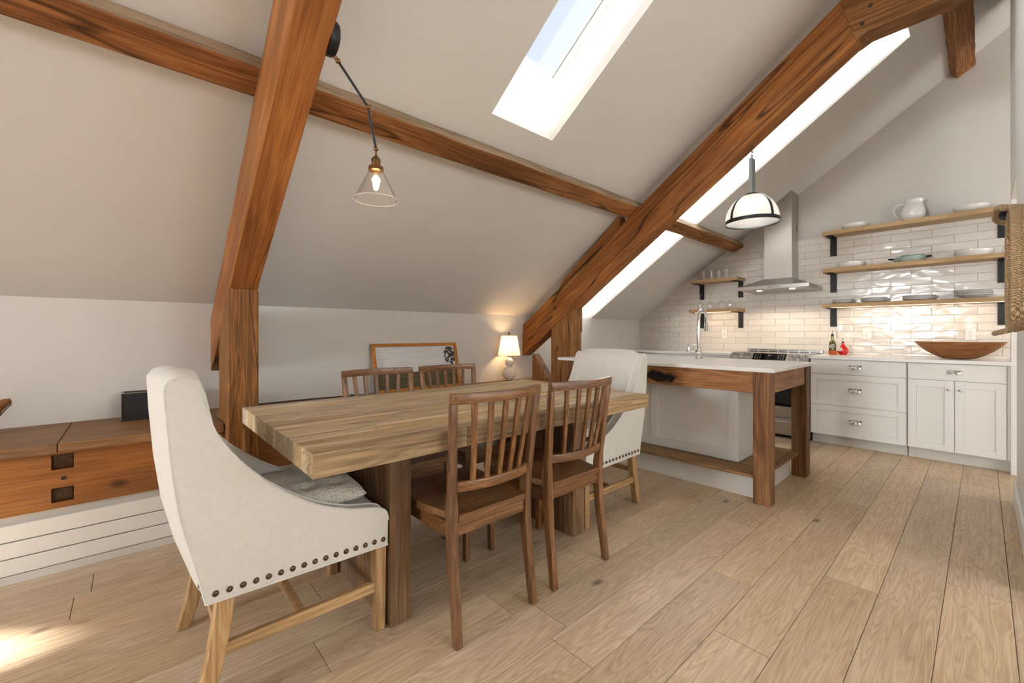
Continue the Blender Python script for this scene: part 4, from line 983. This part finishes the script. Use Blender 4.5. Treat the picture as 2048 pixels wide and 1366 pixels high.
B().tube([(FX,FY+.09,IZ+.12),(FX+.01,FY+.06,IZ+.127),(FX+.02,FY+.025,IZ+.125)], .0045, 8).build('lever', M['chrome'], hb, smooth=40)

# ------------------------------------------------------------------ pendant over the island
PX, PYY = 3.449, 1.153
pd = thing('pendant_light', 'ribbed glass dome pendant on a chain over the island', 'lamp', (PX, PYY, 1.96))
for k in range(4):
    z = 2.526-k*.022; pts = []
    for i in range(12):
        a = 2*math.pi*i/12; q = (.009*math.cos(a), .017*math.sin(a)); pts.append((PX+(q[0] if k % 2 else 0), PYY+(0 if k % 2 else q[0]), z+q[1]))
    B().tube(pts, .003, 6, True).build('chain_link', M['brass'], pd, smooth=50)
B().box(PX-.032, PX+.032, PYY-.012, PYY+.012, 2.172, 2.447).build('strap', M['galv'], pd, bevel=.002)
B().tube([(PX+.034,PYY,2.42),(PX+.052,PYY,2.42)], .008, 6).build('bolt', M['iron'], pd)
dome = []
RD, ZD, HD_ = .178, 1.972, .205
for k in range(9): a = math.pi/2*k/8*.93; dome.append((RD*math.cos(a)**.9 if k else RD, HD_*math.sin(a)))
rings = []
for r, z in dome+[(r-.006, z-.003) for r, z in dome[::-1]]:
    rings.append([(PX+(r+(.0016 if k % 2 else 0)*(r > .05))*math.cos(2*math.pi*k/120), PYY+(r+(.0016 if k % 2 else 0)*(r > .05))*math.sin(2*math.pi*k/120), ZD+z) for k in range(120)])
B().loft(rings, cap=False).build('glass_dome', M['prism'], pd, smooth=80)
B().lathe([(RD+.003,-.012),(RD+.005,-.012),(RD+.005,.014),(RD+.003,.014)], (PX,PYY,ZD), 60, cap=False).build('rim_band', M['iron'], pd, smooth=40)
for k in range(4):
    a = math.pi/4+math.pi/2*k+.3
    pts = [(PX+(r+.005)*math.cos(a), PYY+(r+.005)*math.sin(a), ZD+z) for r, z in dome]
    tx, ty = -math.sin(a)*.010, math.cos(a)*.010
    rr = [[(p[0]-tx,p[1]-ty,p[2]),(p[0]+tx,p[1]+ty,p[2]),(p[0]+tx+.002*math.cos(a),p[1]+ty+.002*math.sin(a),p[2]+.001),(p[0]-tx+.002*math.cos(a),p[1]-ty+.002*math.sin(a),p[2]+.001)] for p in pts]
    B().loft(rr).build('cage_strap', M['iron'], pd, smooth=60)
B().lathe([(.05,.198),(.045,.21),(.02,.212)], (PX,PYY,ZD), 24).build('cap', M['iron'], pd, smooth=40)
B().ball((PX,PYY,ZD+.10), .036, 10).build('bulb', M['bulb_soft'], pd, smooth=60)
light('pendant_lamp_light', 'POINT', (PX, PYY, ZD+.10), (0,0,0), 15, (1, .94, .86), shadow_soft_size=.04)

# ------------------------------------------------------------------ jointed wall lamp on the first rafter
SY = 1.665
sl = thing('wall_lamp', 'jointed wall lamp with clear glass cone and lit filament bulb', 'lamp', (.60, SY, 2.27))
B().tube([(.5495,SY-.005,2.262),(.574,SY-.005,2.262),(.582,SY-.005,2.262)], lambda s: .062 if s < .8 else .056, 28).build('backplate', M['black'], sl, smooth=40)
def wpt(u, v, y=SY):                                    # where the ray of a photo point meets the lamp's upright plane
    a = (u-1024)/FPX; S_, C_ = math.sin(YAW), math.cos(YAW); t = y/(-a*C_+S_); return Vector((t*(a*S_+C_), y, H+t*(V0-v)/FPX))
j1, j2, j3 = wpt(676,122), wpt(736,214), wpt(752,298)
B().tube([(.58,SY,j1.z+.012), j1], .007, 8).build('stub', M['brass'], sl, smooth=40)
B().ball(j1, .010, 8).build('joint', M['brass'], sl, smooth=60)
B().tube([j1, j2], .0052, 8).build('upper_arm', M['black'], sl, smooth=40)
jt = B().ball(j2, .010, 8).build('joint', M['brass'], sl, smooth=60)
B().tube([j2, j2+Vector((.014,0,.012))], .003, 6).build('wing_nut', M['brass'], jt)
B().tube([j2, j3], .0052, 8).build('lower_arm', M['black'], sl, smooth=40)
B().ball(j3, .0095, 8).build('joint', M['brass'], sl, smooth=60)
ax = j3.copy()
def lz(v): return wpt(752, v).z
zt_, z1_, z2_, z3_ = lz(312), lz(318), lz(333), lz(340)
zb_ = lz(400)
B().lathe([(.004,0),(.004,-(j3.z-zt_))], tuple(j3), 8).build('neck', M['brass'], sl, smooth=40)
B().lathe([(.006,j3.z*0+zt_-j3.z),(.018,z1_-j3.z),(.019,z1_-.004-j3.z),(.017,z2_-j3.z)], tuple(j3), 20).build('socket', M['brass'], sl, smooth=40)
B().lathe([(.017,z2_+.002-j3.z),(.029,z2_-.002-j3.z),(.030,z3_-.004-j3.z),(.026,z3_-.006-j3.z)], tuple(j3), 24).build('collar', M['brass'], sl, smooth=40)
B().lathe([(.026,z3_-j3.z),(.088,zb_-j3.z),(.0895,zb_-.0015-j3.z),(.0868,zb_-.0005-j3.z),(.0248,z3_-j3.z)], tuple(j3), 48, cap=False).build('glass_shade', M['glass'], sl, smooth=40)
B().tube([(j3.x+.0882*math.cos(k*math.pi/24), j3.y+.0882*math.sin(k*math.pi/24), zb_) for k in range(48)], .0013, 6, True).build('shade_rim', M['rimglass'], sl, smooth=60)
zf = (z3_+zb_)/2+.008
B().ball((j3.x, j3.y, zf), .018, 10, 1, 1, 1.9).build('bulb_glass', M['glass'], sl, smooth=60)
B().lathe([(.001,-.028),(.006,-.024),(.007,0),(.006,.024),(.001,.028)], (j3.x, j3.y, zf), 10).build('filament', M['bulb'], sl, smooth=60)
light('wall_lamp_light', 'POINT', (j3.x, j3.y, zf), (0,0,0), 1.6, (1, .66, .34), shadow_soft_size=.02)

# ------------------------------------------------------------------ hanging seagrass basket on the wall beside the doorway
bk = thing('hanging_basket', 'woven seagrass basket hung on the wall at the right edge', 'basket', (3.3, YW+.002, 1.46))
bxc, bzc = 3.30, 1.455
def oval(rx_, rz_, y, n=40): return [(bxc+rx_*math.copysign(abs(math.cos(2*math.pi*k/n))**.55, math.cos(2*math.pi*k/n)), y, bzc+rz_*math.copysign(abs(math.sin(2*math.pi*k/n))**.55, math.sin(2*math.pi*k/n))) for k in range(n)]
for i, (rx_, rz_, y) in enumerate(((.33,.285,YW+.016),(.345,.292,YW+.030),(.352,.296,YW+.044),(.355,.298,YW+.058))):
    B().tube(oval(rx_, rz_, y), .0125, 8, True).build('rope_coil', M['rope'], bk, smooth=60)
B().loft([oval(.325,.282,YW+.003), oval(.325,.282,YW+.014)]).build('woven_base', M['rope'], bk)
for s in (1, -1):
    z = bzc+s*.296
    B().tube(smooth_curve([(bxc+.33,YW+.058,z),(bxc+.325,YW+.085,z+s*.012),(bxc+.27,YW+.104,z+s*.018),(bxc+.10,YW+.108,z+s*.018),(bxc-.1,YW+.10,z+s*.014),(bxc-.14,YW+.06,z)], 6), .013, 10).build('handle', M['rope'], bk, smooth=60)
